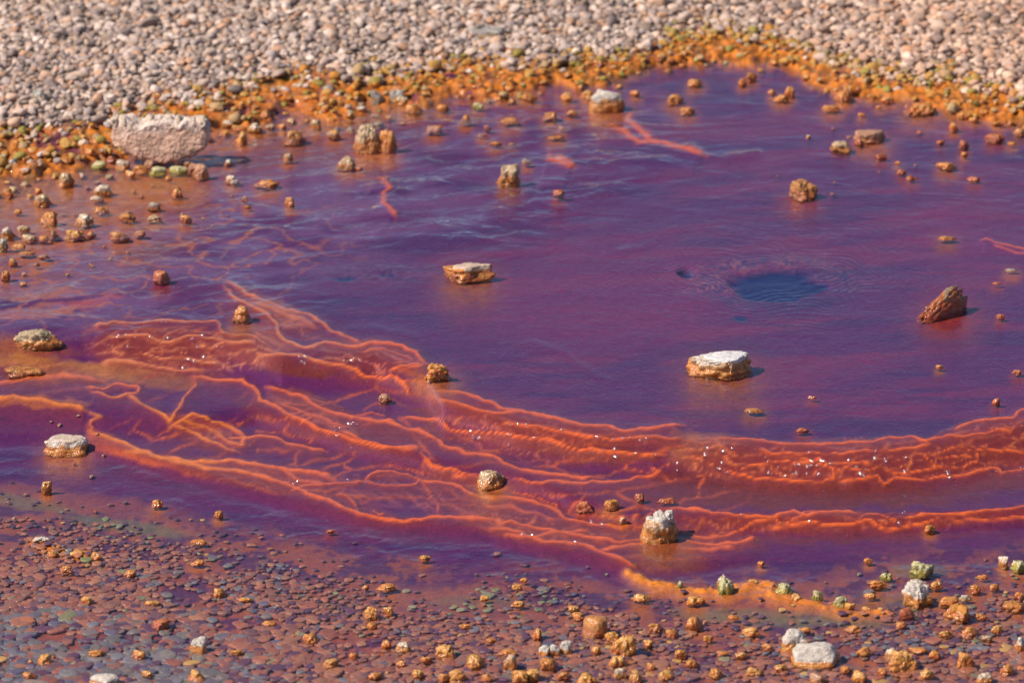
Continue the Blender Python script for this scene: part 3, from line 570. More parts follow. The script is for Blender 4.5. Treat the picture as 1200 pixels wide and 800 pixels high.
LAND = [  # landmark stones with names one can find
 (188,190,'the big pale slab'),(432,178,'the net-patterned dome stone'),(711,128,'the white-topped stone by the far shore'),(596,214,'the tan clump in the rippled water'),
 (549,325,'the flat orange stone in mid pool'),(847,437,'the white-topped stone before the vent'),(1110,362,'the slanting orange stone'),(939,229,'the orange dome stone behind the vent'),
 (1021,163,'the peach flat-topped stone'),(509,442,'the craggy orange stone on the main rim'),(575,570,'the tan boulder on the lower rims'),(778,632,'the white-splashed boulder on the lowest rim'),
 (45,405,'the grey log-shaped stone'),(77,528,'the pale-topped stone at the terrace foot'),(698,742,'the brown disc stone'),(957,775,'the larger white boulder'),(1080,700,'the silver-topped shoreward heap'),(282,375,'the orange stone with a dark tip'),
 (650,764,'the row of white beads'),(187,734,'the rust red crumbly stone'),(233,761,'the white-tipped golden stone'),(1123,724,'the hollowed orange stone'),(64,640,'the long orange ridge stone'),(570,45,'the broad flat grey stone'),(605,62,'the pale angular stone'),(47,118,'the smooth grey stone')]
used_labels = {}
FORMS = ['lumpy', 'knobbly', 'rounded', 'craggy', 'blocky', 'crumbly', 'squat', 'pitted']
def auto_label(px, py, w, kind, i, where, noun='stone'):
    size = 'tiny' if w < 13 else 'small' if w < 20 else 'medium' if w < 30 else 'large'
    FORMS = ['lumpy', 'knobbly', 'rounded', 'craggy', 'blocky', 'crumbly', 'squat', 'pitted'] if noun == 'stone' else ['']
    best = sorted(LAND, key=lambda l: (l[0]-px)**2+((l[1]-py)*1.6)**2)[:3]
    for lx, ly, nm in best:
        if (lx-px)**2+(ly-py)**2 < 30: continue
        dx, dy = px-lx, (py-ly)*1.6
        d = math.hypot(dx, dy); near = 'just ' if d < 45 and noun == 'stone' else 'far ' if d > 110 else ''
        if abs(dx) > 2.2*abs(dy): rel = f'{near}right of' if dx > 0 else f'{near}left of'
        elif abs(dy) > 2.2*abs(dx): rel = f'{near}in front of' if dy > 0 else f'{near}behind'
        else: rel = ('in front and ' if dy > 0 else 'behind and ')+('right of' if dx > 0 else 'left of')
        lab = f'{size} {COLN.get(kind, kind)} {noun} {rel} {nm}'
        if len(lab.split()) > 16: lab = lab.replace('far ', '')
        if lab not in used_labels: used_labels[lab] = 1; return lab
    for f in FORMS:
        lab2 = f'{size} {f} {COLN.get(kind, kind)} {noun} {rel} {nm}'.replace('  ', ' ')
        if lab2 not in used_labels: used_labels[lab2] = 1; return lab2
    lab2 = f'{size} {COLN.get(kind, kind)} {noun} {where or rel+" "+nm}'.replace('  ', ' '); used_labels[lab2] = 1; return lab2
def put_rock(px, py, w, h, kind, label=None, rot=None, D=None, knob=.16, kf=3.2, lump=.45, box=2.2, flat=0, topf=.55, sub=None, tiltx=0, white=None, crust=None, zoff=0, yaw=0):
    i = len(placed); seed = i*1.7+3
    h = h*((.62 if py < 345 else .76) if not label else .80)
    gx, gy, gz, mpp = ground_at(px, py)
    W = w*mpp/2; DD = (D or min(.8, .35+.9*h/w)*w)*mpp/2
    Hh = max((h*mpp-(1.45 if flat or box > 2.5 else 1.05)*DD*st)/ct, h*mpp*.34)
    sub = sub or (5 if w >= 34 else 4 if w >= 13 else 3)
    P, F = rock_shape(seed, sub, knob, kf, lump, box, flat)
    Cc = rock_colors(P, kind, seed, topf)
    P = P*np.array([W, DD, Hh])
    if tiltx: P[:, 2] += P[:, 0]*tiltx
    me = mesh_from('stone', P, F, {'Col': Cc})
    big = w >= 24
    o = link('big_stone' if big else 'stone' if w >= 14 else 'pebble', me, M_rock)
    o.location = (gx, gy+DD*.7, gz+zoff); o.rotation_euler = (0, 0, yaw or 0)
    o['category'] = 'rock' if big else 'stone'; o['tint'] = [1., 1., 1., 1.]
    o['label'] = label or auto_label(px, py, w, kind, i, '')
    placed.append((px, py, w))
    zr = P[:, 2]/Hh; nz = n3d(P/W*2.2+seed, seed+77)
    if w >= 20:
        lo = np.array(CL[kind][2]); hi = np.array(CL['org'][1]) if kind in ('tan', 'wht', 'org', 'ylw', 'pale', 'sal') else np.array(CL[kind][0])
        wg = 1-ss(.12, .38, zr+(nz-.5)*.5); wg = np.where(P[:, 2] < -Hh*.4, 0, wg)
        cc = np.clip((lo+(hi-lo)*ss(.3, .8, n3d(P/W*5, seed+80))[:, None])*(.8+.4*nz[:, None]), 0, 1)
        c = link('algae_collar', shell(P, F, wg, .05*W, cc, 'algae_collar'), M_rock, parent=o); c['tint'] = [1., 1., 1., 1.]
    if crust or (crust is None and w >= 22 and kind in ('wht', 'grn')):
        lev = .62 if crust is None else crust
        wg = ss(lev-.1, lev+.2, zr+(nz-.5)*(.55 if not flat else .2))
        if flat: wg = wg*(1-ss(.5, .78, np.hypot(P[:, 0]/W-.08, P[:, 1]/DD)+(nz-.5)*.5))
        col = np.array(white or (CL['wht'][1] if kind in ('wht', 'pale') else CL[kind][1]))
        cc = np.clip(col*(.75+.4*n3d(P/W*6, seed+90))[:, None], 0, .8)
        if (wg > .4).sum() > 8:
            c = link('mineral_crust', shell(P, F, wg, .045*W, cc, 'mineral_crust'), M_crust, parent=o); c['tint'] = [1., 1., 1., 1.]
    return o
# --- named stones
put_rock(432,176,36,38,'tan','grey brown dome stone with net pattern joined to an orange lump in the channel',knob=.22,kf=5.5,lump=.2,topf=.4)
put_rock(452,176,26,30,'org','orange lump leaning against the right side of the net-patterned dome stone',knob=.3)
put_rock(711,129,42,30,'wht','rounded stone with a white cap beside the orange far shore',topf=.6,crust=.62,knob=.1)
put_rock(596,215,30,27,'tan','tan clump of knobs standing alone in the rippled purple water',knob=.45,kf=2.6)
put_rock(549,326,62,24,'org','flat orange stone with a whitish top in the middle of the purple pool',flat=.6,knob=.25,kf=4,topf=.8,crust=.6,white=(.55,.40,.30),D=36,lump=.6,tiltx=.1)
put_rock(847,438,82,34,'wht','tabular stone with bright white top and orange knobby sides before the vent',flat=.45,box=2.7,knob=.3,kf=4.5,lump=.35,D=50,topf=.8,crust=.7,white=(.66,.62,.62),tiltx=.05)
put_rock(939,230,40,23,'brn','orange brown dome stone standing behind the dark vent',knob=.2,kf=4)
put_rock(1021,165,40,18,'sal','peach coloured flat stone beside the far right shore',flat=.5,box=3,lump=.25)
put_rock(987,177,28,16,'tan','small tan stone with a row of knobs left of the peach flat stone',knob=.35,kf=3)
put_rock(282,376,28,22,'org','orange stone with a dark tip at the start of the pale rims',knob=.4,kf=2.5)
put_rock(45,405,60,24,'tan','grey log-shaped knobbly stone with a green underside by the yellow mat',knob=.25,kf=5,lump=.25,D=28,topf=.35,tiltx=.12,crust=.5,white=(.42,.31,.19))
put_rock(26,440,52,14,'brn','low brown wet stone just in front of the grey log-shaped stone',lump=.6,D=24)
put_rock(77,530,52,26,'wht','block with a pale flat top and orange foot at the left terrace foot',flat=.55,box=3,lump=.25,D=34,crust=.7,white=(.55,.42,.33))
put_rock(190,330,23,17,'red','rust orange pointed stone alone in the lavender ripples',lump=.3)
put_rock(510,443,40,23,'org','craggy bright orange stone perched on the main pool rim',knob=.55,kf=3,lump=.8)
put_rock(451,470,19,11,'sal','small brownish stone in the still purple pool behind the second rim',knob=.3)
put_rock(575,571,34,25,'tan','tan pitted boulder resting on the lower orange rims',knob=.2,kf=5)
put_rock(778,634,54,42,'wht','large boulder splashed white on top with a dripping orange foot on the lowest rim',knob=.22,kf=3.6,topf=.7,crust=.78,D=44)
put_rock(698,744,32,30,'brn','brown orange disc-shaped stone tilted towards the viewer',flat=.5,box=2.4,knob=.08,lump=.15,D=24)
put_rock(733,766,36,28,'ylw','golden crumbly lump in front and right of the brown disc stone',knob=.4,kf=3.5)
put_rock(930,762,34,30,'wht','smaller of the two white boulders near the front edge',knob=.08,lump=.4,crust=.5,topf=.4)
put_rock(957,779,56,30,'wht','larger of the two white boulders near the front edge',knob=.06,lump=.3,crust=.45,topf=.35,D=44)
put_rock(1077,708,40,30,'wht','silver topped lump of the heap at the right of the orange ridge',knob=.4,kf=2.5,crust=.5,topf=.45)
put_rock(1080,674,32,20,'grn','green and orange triple knob behind the silver topped lump',knob=.4,kf=2)
put_rock(1077,690,26,14,'pale','pinkish knobby stone between the green knob and the silver topped lump',knob=.3)
put_rock(1062,724,20,15,'red','smooth rust orange stone touching the silver topped lump',knob=.02,lump=.2)
put_rock(1123,726,34,22,'org','hollowed orange stone with a whitish upper edge',knob=.45,kf=2.2,crust=.7)
put_rock(1060,784,38,26,'ylw','golden crumbly stone at the front edge with pale blades on top',knob=.5,kf=3.5)
put_rock(187,736,27,14,'red','rust red crumbly stone among the flat pebbles',knob=.5,kf=4)
put_rock(233,763,22,19,'wht','golden stone with a white tip among the flat pebbles',knob=.15,crust=.5)
put_rock(123,803,38,16,'pale','pale broad stone cut by the front edge of the view',knob=.05,lump=.3,crust=.4)
for a in [(570,48,52,18,'gry','broad flat grey stone lying on the far gravel bank'),(605,65,26,14,'pale','pale angular stone in front of the broad flat grey stone'),(47,122,20,18,'gry','smooth light grey stone at the left edge of the gravel bank')]:
    o = put_rock(*a[:5], a[5], knob=.03, lump=.5, box=2.6, zoff=.008); 
for k, (ax, ay, hh) in enumerate([(639,766,12),(650,765,13),(663,764,16)]):
    put_rock(ax, ay, 16, hh, 'pale', ['left','middle','right'][k]+' bead of the row of white beads behind the front stones', knob=.1, crust=.3)
# the slanting stone: one body with several lumps
def slanting():
    gx, gy, gz, mpp = ground_at(1106, 374)
    V, F = ICO[5]; P, _ = rock_shape(88, 5, .35, 3.2, .35, 2.6)
    s_ = P[:, 0]; W = 34*mpp
    Cc = rock_colors(P, 'org', 88, .8)*np.array([.75, .62, .8])
    Q = np.c_[s_*W, P[:, 1]*13*mpp+s_*26*mpp, np.clip(P[:, 2], -.5, 2)*(9+9*ss(-1, .8, s_))*mpp+ss(-.9, .9, s_)*13*mpp*(P[:, 2] > -.2)]
    o = link('big_stone', mesh_from('slanting_stone', Q, F, {'Col': Cc}), M_rock); o['tint'] = [1., 1., 1., 1.]
    o.location = (gx, gy+.05, gz); o['category'] = 'rock'; o['label'] = 'long slanting orange stone with a higher knobby right end in the pool'
    nz = n3d(P*2.2, 5); wg = ss(.55, .9, P[:, 2]+(nz-.5)*.9)*ss(-.2, .5, s_)
    c = link('mineral_crust', shell(Q, F, wg, .002, np.clip(np.array([.30, .2, .12])*(.7+.6*nz[:, None]), 0, 1), 'mineral_crust'), M_crust, parent=o); c['tint'] = [1., 1., 1., 1.]
slanting(); placed.append((1110, 362, 68))
# the big slab: bent plate standing on its edge with a ragged crest, on a plinth of small stones
def slab():
    gx, gy, gz, mpp = ground_at(188, 195)
    nu, nv, nd = 90, 34, 14
    W = 58*mpp; Hh = 48*mpp
    V, F = ICO[5]; P, _ = rock_shape(41, 5, .10, 3, .16, 5.5)
    # finer: subdivide by using a dense box-like grid on the sphere
    bm = bmesh.new(); bmesh.ops.create_icosphere(bm, subdivisions=6, radius=1)
    V = np.array([v.co[:] for v in bm.verts]); F = np.array([[v.index for v in f.verts] for f in bm.faces]); bm.free()
    b = 5.0; u = V/((np.abs(V)**b).sum(1)**(1/b))[:, None]
    X, Y, Zz = u[:, 0], u[:, 1], u[:, 2]
    q3 = np.c_[X*3.4, Y*2, Zz*2]
    big = n3d(q3*.8+4, 3)-.5; med = n3d(q3*2.2, 7)-.5; fine = n3d(q3*5+n3d(q3*3, 77)[:, None], 9)-.5
    crest = ss(.2, 1, Zz)
    tooth = .30*(n3d(np.c_[X*5.5, Y*2.2, 0*X], 15)-.45)+.22*(.5-c3d(np.c_[X*6, Y*3, 0*X+2], 19))
    notch = -.34*np.exp(-((X+.40)/.13)**2)-.12*np.exp(-((X-.62)/.06)**2)
    Zn = Zz+crest*(tooth+notch)+.12*big
    botm = ss(-.2, -1, Zz); Zn = Zn+botm*(.60*(np.abs(X)**1.7)-.16+.34*med)
    Yn = Y*(.75+.2*crest)+.25*big+.10*med+.06*fine+.14*(Zz)*1.3
    Xn = X*(1-.12*ss(.2, -1, Zz)-.05*ss(0, 1, Zz)*(X < 0))+.03*med+.02*fine
    kn = .05*(.5-c3d(q3*2.2+9, 23))+.07*crest*(.5-c3d(q3*1.6+3, 29)); 
    Q = np.c_[Xn*W, (Yn+kn*Y*2)*19*mpp, (Zn+kn)*Hh*.5]
    nz = n3d(q3*1.2, 31); nf = n3d(q3*5, 33)
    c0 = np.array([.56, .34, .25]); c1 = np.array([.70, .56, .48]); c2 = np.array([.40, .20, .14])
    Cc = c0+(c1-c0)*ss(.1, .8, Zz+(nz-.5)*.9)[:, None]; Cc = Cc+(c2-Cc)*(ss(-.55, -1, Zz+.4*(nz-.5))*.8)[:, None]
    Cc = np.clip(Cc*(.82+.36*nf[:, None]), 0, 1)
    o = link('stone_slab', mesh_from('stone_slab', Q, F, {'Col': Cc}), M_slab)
    o['label'] = 'big pale pinkish slab with ragged white crest standing in orange shallows'; o['category'] = 'rock'; o['tint'] = [1., 1., 1., 1.]
    o.location = (gx, gy+.045, gz+.011+Hh*.5); o.rotation_euler = (R(-6), 0, R(-3))
    for k in range(9):                      # broken teeth and chips along the crest: one part each
        tx = [-.93, -.78, -.25, -.05, .18, .42, .66, .84, .93][k]; sz = [.11, .13, .12, .10, .12, .13, .1, .12, .09][k]
        T, TF = rock_shape(200+k, 3, .12, 3, .7, 2.6)
        tc = np.clip(np.array([.58, .45, .36])*(.8+.35*n3d(T*3, k)[:, None]), 0, 1)
        cpart = link('crest_tooth', mesh_from('crest_tooth', T*np.array([sz*W, 13*mpp, sz*W*1.25]), TF, {'Col': tc}), M_crust, parent=o)
        cpart['tint'] = [1., 1., 1., 1.]; cpart.location = (tx*W*.97, .4*mpp*random.uniform(-6, 10), Hh*.40-.004)
    placed.append((188, 190, 118))
slab()
for k, (ax, ay, aw, ah, kd) in enumerate([(117,197,20,13,'grn'),(142,198,20,16,'pale'),(164,203,20,13,'org'),(186,205,22,14,'grn'),(210,204,24,13,'grn'),(234,208,22,24,'sal'),(220,194,18,10,'pale'),(152,207,14,10,'ylw'),(198,212,10,8,'org'),(225,200,16,12,'sal'),(175,196,16,12,'sal'),(130,190,14,10,'red')]):
    put_rock(ax, ay, aw, ah, kd, zoff=.002)
for t_ in ROCKS:
    a = t_.split(','); kd = a[4]
    r_ = random.random()
    put_rock(float(a[0]), float(a[1]), float(a[2]), float(a[3]), kd, knob=.32+.3*r_, kf=random.choice([2.4, 3.2, 4.2]), lump=.35+.3*random.random(), topf=random.choice([.45, .6, .7]) if kd not in ('org', 'red', 'brn') else .6)
for j in range(34):                      # teeth of crust along the long orange ridge
    pass
# --- scattered individuals that share meshes
NV = 14
nod_me = []
for k in range(NV):
    P, F = rock_shape(300+k, 4 if k < 5 else 3, .42, 2.8, .6, 2.2)
    kd = ['org', 'ylw', 'org', 'org', 'tan', 'grn', 'org', 'red', 'pale', 'org', 'ylw', 'tan', 'org', 'sal'][k]
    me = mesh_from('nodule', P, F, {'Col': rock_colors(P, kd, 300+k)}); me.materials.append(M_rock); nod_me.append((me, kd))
def scatter_nodules(n, region, wrng, group, label, allow, cats):
    c = 0; tries = 0
    while c < n and tries < n*60:
        tries += 1
        px, py = region()
        if not allow(px, py): continue
        if any(abs(px-a) < (w_*.5+5) and abs(py-b) < 8 for a, b, w_ in placed): continue
        w_ = random.uniform(*wrng)*random.uniform(.8, 1.15)
        gx, gy, gz, mpp = ground_at(px, py)
        i0 = int(nearest(np.array([gx]), np.array([gy]))[0]); bz_ = BED[i0]
        me, kd = nod_me[random.choice(cats)]
        o = bpy.data.objects.new('nodule', me); COL.objects.link(o)
        sx = w_*mpp/2; o.scale = (sx, sx*random.uniform(.7, 1), sx*random.uniform(.4, .72))
        o.location = (gx, gy, max(bz_, gz-.006)+.001); o.rotation_euler = (0, 0, random.uniform(0, 6.28))
        o['label'] = auto_label(px, py, w_, kd, 0, label); o['category'] = 'stone'; o['group'] = group; v = random.uniform(.8, 1.15); o['tint'] = [v, v*random.uniform(.9, 1.1), v, 1.]
        placed.append((px, py, w_)); c += 1
sh1 = lambda px, py: float(shore(np.array([px]), np.array([py]))[0])
scatter_nodules(120, lambda: (random.uniform(-60, 480), random.uniform(95, 230)), (9, 17), 'orange knobs crowding the left gravel shore', 'small orange or tan knob among the crowded left shore stones', lambda a, b: -30 < sh1(a, b) < 42, [0, 1, 2, 3, 4, 5, 6, 8, 9, 10, 11])
scatter_nodules(90, lambda: (random.uniform(460, 1260), random.uniform(55, 170)), (8, 15), 'orange knobs lining the far shore', 'small orange knob in the band lining the far pool edge', lambda a, b: -8 < sh1(a, b) < 28, [0, 1, 2, 3, 5, 6, 9, 10])
scatter_nodules(32, lambda: (random.uniform(-50, 330), random.uniform(205, 345)), (5, 9), 'little orange bumps in the left shallows', 'little orange bump just breaking the left shallows', lambda a, b: b < 350-.35*a, [0, 2, 3, 6, 9])
scatter_nodules(22, lambda: (random.uniform(420, 1260), random.uniform(720, 830)), (7, 13), 'small orange stones strewn over the front pebbles', 'small orange stone strewn on the front pebble bed', lambda a, b: b > 790-.09*a, [0, 1, 2, 3, 6, 9, 10, 13])
scatter_nodules(14, lambda: (random.uniform(-40, 420), random.uniform(640, 830)), (6, 10), 'small orange stones on the flat pebbles', 'tiny orange stone on the flat reddish pebbles', lambda a, b: True, [0, 1, 2, 3, 13])
scatter_nodules(8, lambda: (random.uniform(760, 1190), random.uniform(140, 230)), (4, 8), 'red specks of stone in the far water', 'speck-sized red stone in the far purple water', lambda a, b: sh1(a, b) < -8 and a > 900, [7, 7, 9])
scatter_nodules(10, lambda: (random.uniform(0, 140), random.uniform(480, 620)), (5, 9), 'small stones on the left purple mud', 'tiny tan or orange stone on the left purple mud', lambda a, b: True, [0, 4, 11, 13, 7])
def gravel_shape(seed):
    V, F = ICO[3 if seed % 2 else 2]; P, _F = (V.copy(), F)
    d = (n3d(V*1.2+seed*3.1, seed)-.5)*.7+(n3d(V*3+seed, seed+3)-.5)*.25
    P = P*(1+d)[:, None]
    for k in range(5):                   # a few broken facets
        a = rng.normal(size=3); a /= np.linalg.norm(a); dd = P@a; lim = .72
        P = P-np.outer(np.clip(dd-lim, 0, None)*.85, a)
    P /= np.abs(P).max(0); P[:, 2] *= .8
    return P, F
def flat_shape(seed):
    r = np.random.default_rng(seed); n = int(r.integers(5, 8)) if seed % 3 else 5; an = np.sort((np.arange(n)+r.uniform(-.3, .3, n))/n*2*math.pi)
    ra = r.uniform(.78, 1.15, n); o = np.c_[np.cos(an)*ra, np.sin(an)*ra]
    rings = [(1.0, -1.), (1.03, .3), (.93, .85), (.5, 1.)]
    V = [np.c_[o*k, np.full(n, z)+ (r.uniform(-.12, .12, n) if z > 0 else 0)] for k, z in rings]; V.append(np.array([[0, 0, 1.02]])); V = np.concatenate(V)
    F = []
    for k in range(3):
        for i in range(n):
            a, b = k*n+i, k*n+(i+1) % n; F += [(a, b, b+n), (a, b+n, a+n)]
    for i in range(n): F.append((3*n+i, 3*n+(i+1) % n, 4*n))
    return V, np.array(F)
gr_me = []
for k in range(10):
    P, F = gravel_shape(k+1); me = mesh_from('gravel_stone', P, F); me.materials.append(M_gravel); gr_me.append(me)
fl_me = []
for k in range(12):
    P, F = flat_shape(k+50); me = mesh_from('flat_pebble', P, F, None, False); me.materials.append(M_pebble); fl_me.append(me)
def cloud_object(name, pts, rot, scl, idx, tint, sources, **props):
    me = bpy.data.meshes.new(name); me.vertices.add(len(pts)); me.vertices.foreach_set('co', np.asarray(pts, np.float32).ravel())
    for an, a in (('rot', rot), ('scl', scl)):
        at = me.attributes.new(an, 'FLOAT_VECTOR', 'POINT'); at.data.foreach_set('vector', np.asarray(a, np.float32).ravel())
    at = me.attributes.new('idx', 'INT', 'POINT'); at.data.foreach_set('value', np.asarray(idx, np.int32))
    at = me.attributes.new('tint', 'FLOAT_COLOR', 'POINT'); at.data.foreach_set('color', np.c_[tint, np.ones(len(tint))].astype(np.float32).ravel())
    o = link(name, me, None, **props)
    ng = bpy.data.node_groups.new(name+'_nodes', 'GeometryNodeTree')
    ng.interface.new_socket('Geometry', in_out='INPUT', socket_type='NodeSocketGeometry'); ng.interface.new_socket('Geometry', in_out='OUTPUT', socket_type='NodeSocketGeometry')
    n = N(ng); gi = n('NodeGroupInput'); go = n('NodeGroupOutput')
    jn = n('GeometryNodeJoinGeometry')
    for so in sources:
        oi = n('GeometryNodeObjectInfo'); oi.inputs['Object'].default_value = so; oi.transform_space = 'ORIGINAL'
        gti = n('GeometryNodeGeometryToInstance'); ng.links.new(oi.outputs['Geometry'], gti.inputs[0]); ng.links.new(gti.outputs[0], jn.inputs[0])
    ip = n('GeometryNodeInstanceOnPoints'); ip.inputs['Pick Instance'].default_value = True
    def na(nm, t):
        q = n('GeometryNodeInputNamedAttribute', data_type=t); q.inputs['Name'].default_value = nm
        return [s_ for s_ in q.outputs if s_.enabled and s_.name == 'Attribute'][0]
    ng.links.new(gi.outputs[0], ip.inputs['Points']); ng.links.new(jn.outputs[0], ip.inputs['Instance'])
    ng.links.new(na('idx', 'INT'), ip.inputs['Instance Index'])
    er = n('FunctionNodeEulerToRotation'); ng.links.new(na('rot', 'FLOAT_VECTOR'), er.inputs[0]); ng.links.new(er.outputs[0], ip.inputs['Rotation'])
    ng.links.new(na('scl', 'FLOAT_VECTOR'), ip.inputs['Scale']); ng.links.new(ip.outputs[0], go.inputs[0])
    md = o.modifiers.new('scatter', 'NODES'); md.node_group = ng; return o
def pick(pal, n):
    pal = np.array(pal); return pal[rng.integers(0, len(pal), n)]
def split(name, cat, group, labels, X, Y, Zc, rot, scl, idx, tint, meshes, inview, stuff_label, n=300):
    size = scl[:, 0]*scl[:, 1]; order = np.argsort(-(size*inview)); top = order[:n]; rest = order[n:]
    first = {}
    for i in top:
        o = bpy.data.objects.new(name, meshes[idx[i]]); COL.objects.link(o)
        o.location = (X[i], Y[i], Zc[i]); o.rotation_euler = rot[i]; o.scale = scl[i]; o['tint'] = [float(v) for v in tint[i]]+[1.]
        o['category'] = cat; o['group'] = group; o['label'] = labels(i); first.setdefault(int(idx[i]), o)
    src = [first[k] for k in range(len(meshes)) if k in first]; mp = {k: j for j, k in enumerate([k for k in range(len(meshes)) if k in first])}
    ix = np.array([mp.get(int(k), 0) for k in idx[rest]])
    cloud_object('gravel' if cat == 'gravel stone' else 'pebble_bed', np.c_[X, Y, Zc][rest], rot[rest], scl[rest], ix, tint[rest], src, kind='stuff', label=stuff_label)
# gravel bank
sp = .0165
gx = np.arange(-2.7, 2.7, sp); gy = np.arange(.6, 4.9, sp*1.0)
X, Y = np.meshgrid(gx, gy); X = X.ravel()+rng.uniform(-.5, .5, X.size)*sp*1.1; Y = Y.ravel()+rng.uniform(-.5, .5, Y.size)*sp*1.1
px, py = survey(np.clip(X, -1.9, 1.9), np.clip(Y, Y0, Y1))
s_ = shore(px, py); lf_ = 1-ss(330, 480, px)
pr = ss(12, 44+14*lf_, s_)*1.0+.16*ss(-10, 10, s_)
pr = np.maximum(pr, ss(1.7, 1.84, np.abs(X))); ok = rng.uniform(size=X.size) < pr
X, Y, px, py, s_ = X[ok], Y[ok], px[ok], py[ok], s_[ok]
n_ = len(X); rad = .0094*np.exp(rng.normal(0, .32, n_))*(1+.12*ss(600, 1100, px)); rad = np.clip(rad, .005, .021)
big = rng.uniform(size=n_) < .012; rad[big] *= 1.45
scl = np.c_[rad*rng.uniform(.85, 1.25, n_), rad*rng.uniform(.8, 1.15, n_), rad*rng.uniform(.65, 1.05, n_)]
Zc = bed_z(X, Y)+rad*rng.uniform(-.1, .75, n_)
rot = np.c_[rng.uniform(-.5, .5, n_), rng.uniform(-.5, .5, n_), rng.uniform(0, 6.28, n_)]
tint = pick([(.40,.34,.31),(.44,.37,.33),(.33,.28,.26),(.50,.44,.40),(.20,.17,.16),(.26,.22,.21),(.24,.19,.16),(.46,.33,.25),(.42,.27,.18),(.58,.52,.47),(.37,.33,.32),(.48,.40,.33),(.31,.25,.21),(.40,.32,.26)], n_)
tint = tint*rng.uniform(.82, 1.2, n_)[:, None]*np.array([1.22, 1.06, 1.0])
warm = ss(700, 1150, px)[:, None]; tint = tint*(1+warm*np.array([.08, -.04, -.14]))
orp = (1-ss(14, 54, s_))*.9; isor = rng.uniform(size=n_) < orp; tint[isor] = pick([(.5,.2,.025),(.46,.24,.05),(.3,.22,.04),(.42,.26,.12)], isor.sum())
px, py = proj(X, Y, Zc); inv = ((px > 5) & (px < 1195) & (py > 4) & (s_ > 20))*1.
def glab(i):
    t = tint[i]; c = 'peach' if t[0]/t[2] > 1.8 else 'whitish' if t[0] > .5 else 'dark grey' if t[0] < .3 else 'grey'
    return auto_label(px[i], py[i], 12 if rad[i] < .0165 else 16, c, 0, '', 'gravel stone')
split('gravel_stone', 'gravel stone', 'larger gravel stones on the far bank', glab, X, Y, Zc, rot, scl, rng.integers(0, 10, n_), tint, gr_me, inv, 'pale gravel covering the bank beyond the pool')
# flat pebble mosaic under the front shallows
sp = .0128
gx = np.arange(-1.8, 1.8, sp); gy = np.arange(-2.25, .2, sp*1.25)
X, Y = np.meshgrid(gx, gy); X[1::2] += sp/2; X = X.ravel()+rng.uniform(-.5, .5, X.size)*sp*.8; Y = Y.ravel()+rng.uniform(-.5, .5, Y.size)*sp*.9
px, py = survey(X, Y)
pl = np.interp(px, [-100,0,100,200,260,330,400,470,520,560,640,700,800,900,1000,1100,1300], [590,598,606,622,632,650,672,700,700,672,676,692,712,722,712,690,672])
dn = py-pl+46*(fbm(px/46, py/18, 303)-.5)
cov = ss(-6, 30, dn)*.95
gap = ss(.57, .66, fbm(px/70, py/24, 311)); cov *= 1-.85*gap*(1-ss(745, 790, py)*.6)
cov = np.maximum(cov, .0)
small = ss(-46, 0, dn)*(1-cov)*.12
ok = (rng.uniform(size=X.size) < cov+small) & (px > -300) & (px < 1500)
X, Y, px, py, dn = X[ok], Y[ok], px[ok], py[ok], dn[ok]
n_ = len(X); rad = .0068*np.exp(rng.normal(0, .27, n_))*(.66+.42*ss(-10, 95, dn)); rad = np.clip(rad, .0034, .026)
rad *= 1+.25*ell(px, py, 100, 770, 300, 90)
big = rng.uniform(size=n_) < .015; rad[big] *= 1.45
scl = np.c_[rad*rng.uniform(1.05, 1.75, n_), rad*rng.uniform(.9, 1.4, n_), rad*rng.uniform(.2, .34, n_)]
Zc = bed_z(X, Y)+.002+rng.uniform(0, .0035, n_)
rot = np.c_[rng.uniform(-.1, .1, n_), rng.uniform(-.1, .1, n_), rng.choice([0, math.pi], n_)+rng.normal(.0, .55, n_)]
sal = pick([(.27,.075,.04),(.24,.068,.037),(.28,.085,.045),(.23,.06,.035),(.25,.085,.05),(.21,.075,.045),(.20,.06,.04),(.29,.10,.05)], n_)
gry = pick([(.12,.08,.095),(.14,.10,.10),(.10,.07,.10),(.15,.11,.115),(.13,.09,.08),(.16,.10,.09)], n_)
pur = pick([(.10,.03,.05),(.14,.05,.05),(.08,.025,.045)], n_)
oli = pick([(.18,.14,.06),(.15,.13,.06),(.2,.15,.08)], n_)
pg = np.clip(.06+.75*ell(px, py, 40, 790, 330, 90)+.35*ell(px, py, 270, 680, 110, 50)+.25*ell(px, py, 600, 700, 120, 40)+.3*ell(px, py, 1000, 740, 200, 40)+.25*(fbm(px/60, py/20, 333)-.5)*2, 0, .85)  # grey stones at lower left, their bluish tint also painting the sky's sheen
u = rng.uniform(size=n_); tint = np.where((u < pg)[:, None], gry, sal)
u = rng.uniform(size=n_); tint = np.where((u < .22+.4*(1-ss(-20, 50, dn)))[:, None], pur, tint)
u = rng.uniform(size=n_); tint = np.where((u < .01+.22*ell(px, py, 160, 615, 130, 20, 6)+.4*ell(px, py, 560, 700, 110, 30)+.3*ell(px, py, 1080, 680, 120, 40))[:, None], oli, tint)
u = rng.uniform(size=n_); tint = np.where((u < .006+.03*ss(500, 900, px))[:, None], np.array([.42, .2, .05]), tint)
tint = tint*rng.uniform(.85, 1.15, n_)[:, None]*np.array([1.3, 1.5, 1.4])
inv = ((px > 5) & (px < 1195) & (py < 796))*1.
def flab(i):
    t = tint[i]; c = 'golden' if t[0] > .35 and t[2] < .08 else 'salmon' if t[0] > 1.9*t[1] and t[0] > .18 else 'purple brown' if t[0] > 1.9*t[1] else 'bluish grey' if t[2] >= .9*t[1] else 'olive grey'
    zn = 'left' if px[i] < 400 else 'middle' if px[i] < 800 else 'right'
    return auto_label(px[i], py[i], 12 if rad[i] < .0145 else 16, c, 0, '', 'flat pebble')
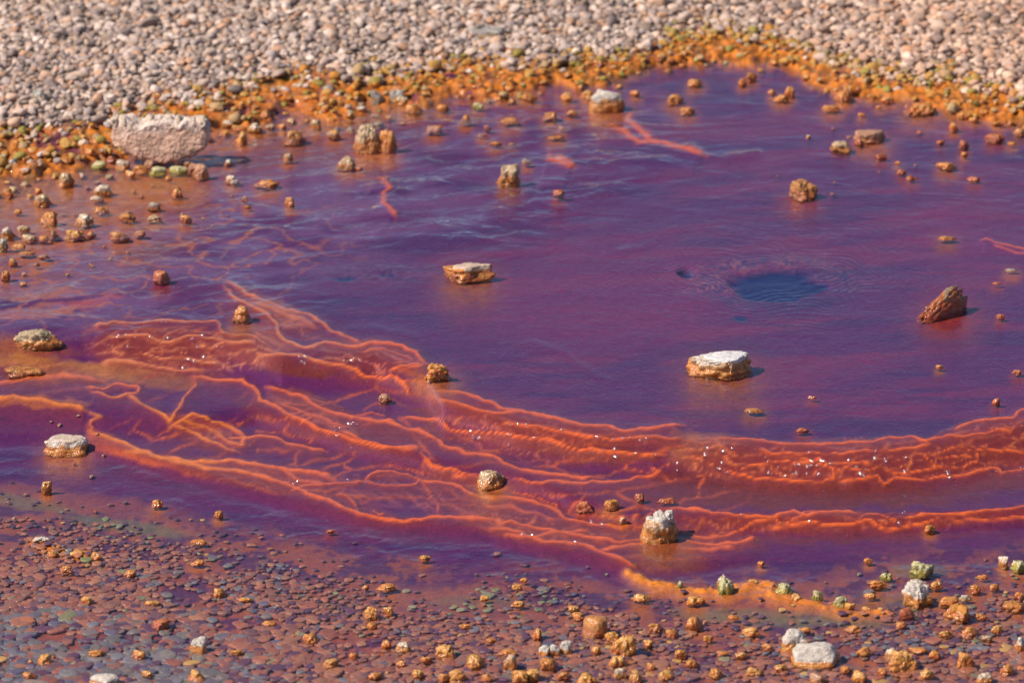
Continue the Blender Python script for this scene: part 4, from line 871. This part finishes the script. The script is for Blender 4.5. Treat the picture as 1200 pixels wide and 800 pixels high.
split('flat_pebble', 'pebble', 'larger flat pebbles of the front bed', flab, X, Y, Zc, rot, scl, rng.integers(0, 12, n_), tint, fl_me, inv, 'mosaic of small flat pebbles under the front shallows')
# added clear lenses, tilted between sun and camera to make glints on the lips
GL = [(190,382),(194,381),(139,398),(148,396),(160,398),(174,396),(198,398),(151,408),(224,398),(236,393),(233,407),(255,407),(222,422),(226,425),(238,420),(213,431),(251,427),(352,417),(357,417),(352,425),(357,425),(367,406),(368,432),(403,422),(409,422),(413,421),(421,422),(393,505),(395,510),(391,500),(399,502),(408,497),(413,497),(418,498),(345,567),(348,565),(398,563),(406,562),(505,494),(552,505),(562,506),(553,513),(563,514),(595,509),(595,520),(599,497),(605,496),(617,497),(700,512),(717,513),(728,512),(738,512),(749,515),(755,514),(707,527),(721,525),(722,535),(659,505),(626,515),(745,531),(767,532),(896,537),(900,540),(902,555),(910,548),(944,547),(952,540),(958,545),(947,555),(918,557),(927,556),(972,543),(995,539),(1005,547),(1006,557),(1014,550),(1014,557),(1028,529),(1024,536),(1036,538),(1062,535),(1059,554),(1110,555),(1113,558),(1113,553),(1162,550),(1167,551),(1195,548),(948,529),(1061,580),(694,610),(707,613),(866,604),(949,612),(1051,615),(1057,600),(612,625),(625,625),(675,634)]
GL += [(random.uniform(790, 860), random.uniform(522, 553)) for _ in range(10)]+[(random.uniform(930, 965), random.uniform(535, 560)) for _ in range(8)]
V0, F0 = ICO[3]; VV, FF = [], []
hv = sdir+np.array([0, -ct, st]); hv /= np.linalg.norm(hv)
for k, (ax, ay) in enumerate(GL):
    gx, gy, gz, mpp = ground_at(ax+random.uniform(-2, 2), ay+random.uniform(-1.5, 1.5))
    i0 = int(nearest(np.array([gx]), np.array([gy]))[0])
    nn = hv+np.array([random.gauss(0, .05) for _ in range(3)]); nn /= np.linalg.norm(nn)
    t1 = np.cross(nn, [0, 0, 1]); t1 /= np.linalg.norm(t1); t2 = np.cross(nn, t1)
    ra = random.uniform(.003, .0065); rb = ra*random.uniform(.8, 1.3); rc = ra*.26
    P = V0[:, :1]*t1*ra+V0[:, 1:2]*t2*rb+V0[:, 2:]*nn*rc+np.array([gx, gy, max(BED[i0], WL[i0])+.0008])
    FF.append(F0+len(V0)*k); VV.append(P)
link('glint_lenses', mesh_from('glint_lenses', np.concatenate(VV), np.concatenate(FF), {'ripple': np.zeros(len(V0)*len(GL))}), M_glint, kind='stuff', label='added clear lenses aimed to glint in the sun on the terrace lips')
print('objects', len(bpy.data.objects), 'ground tris', len(quads)*2, 'water', len(wq)*2)
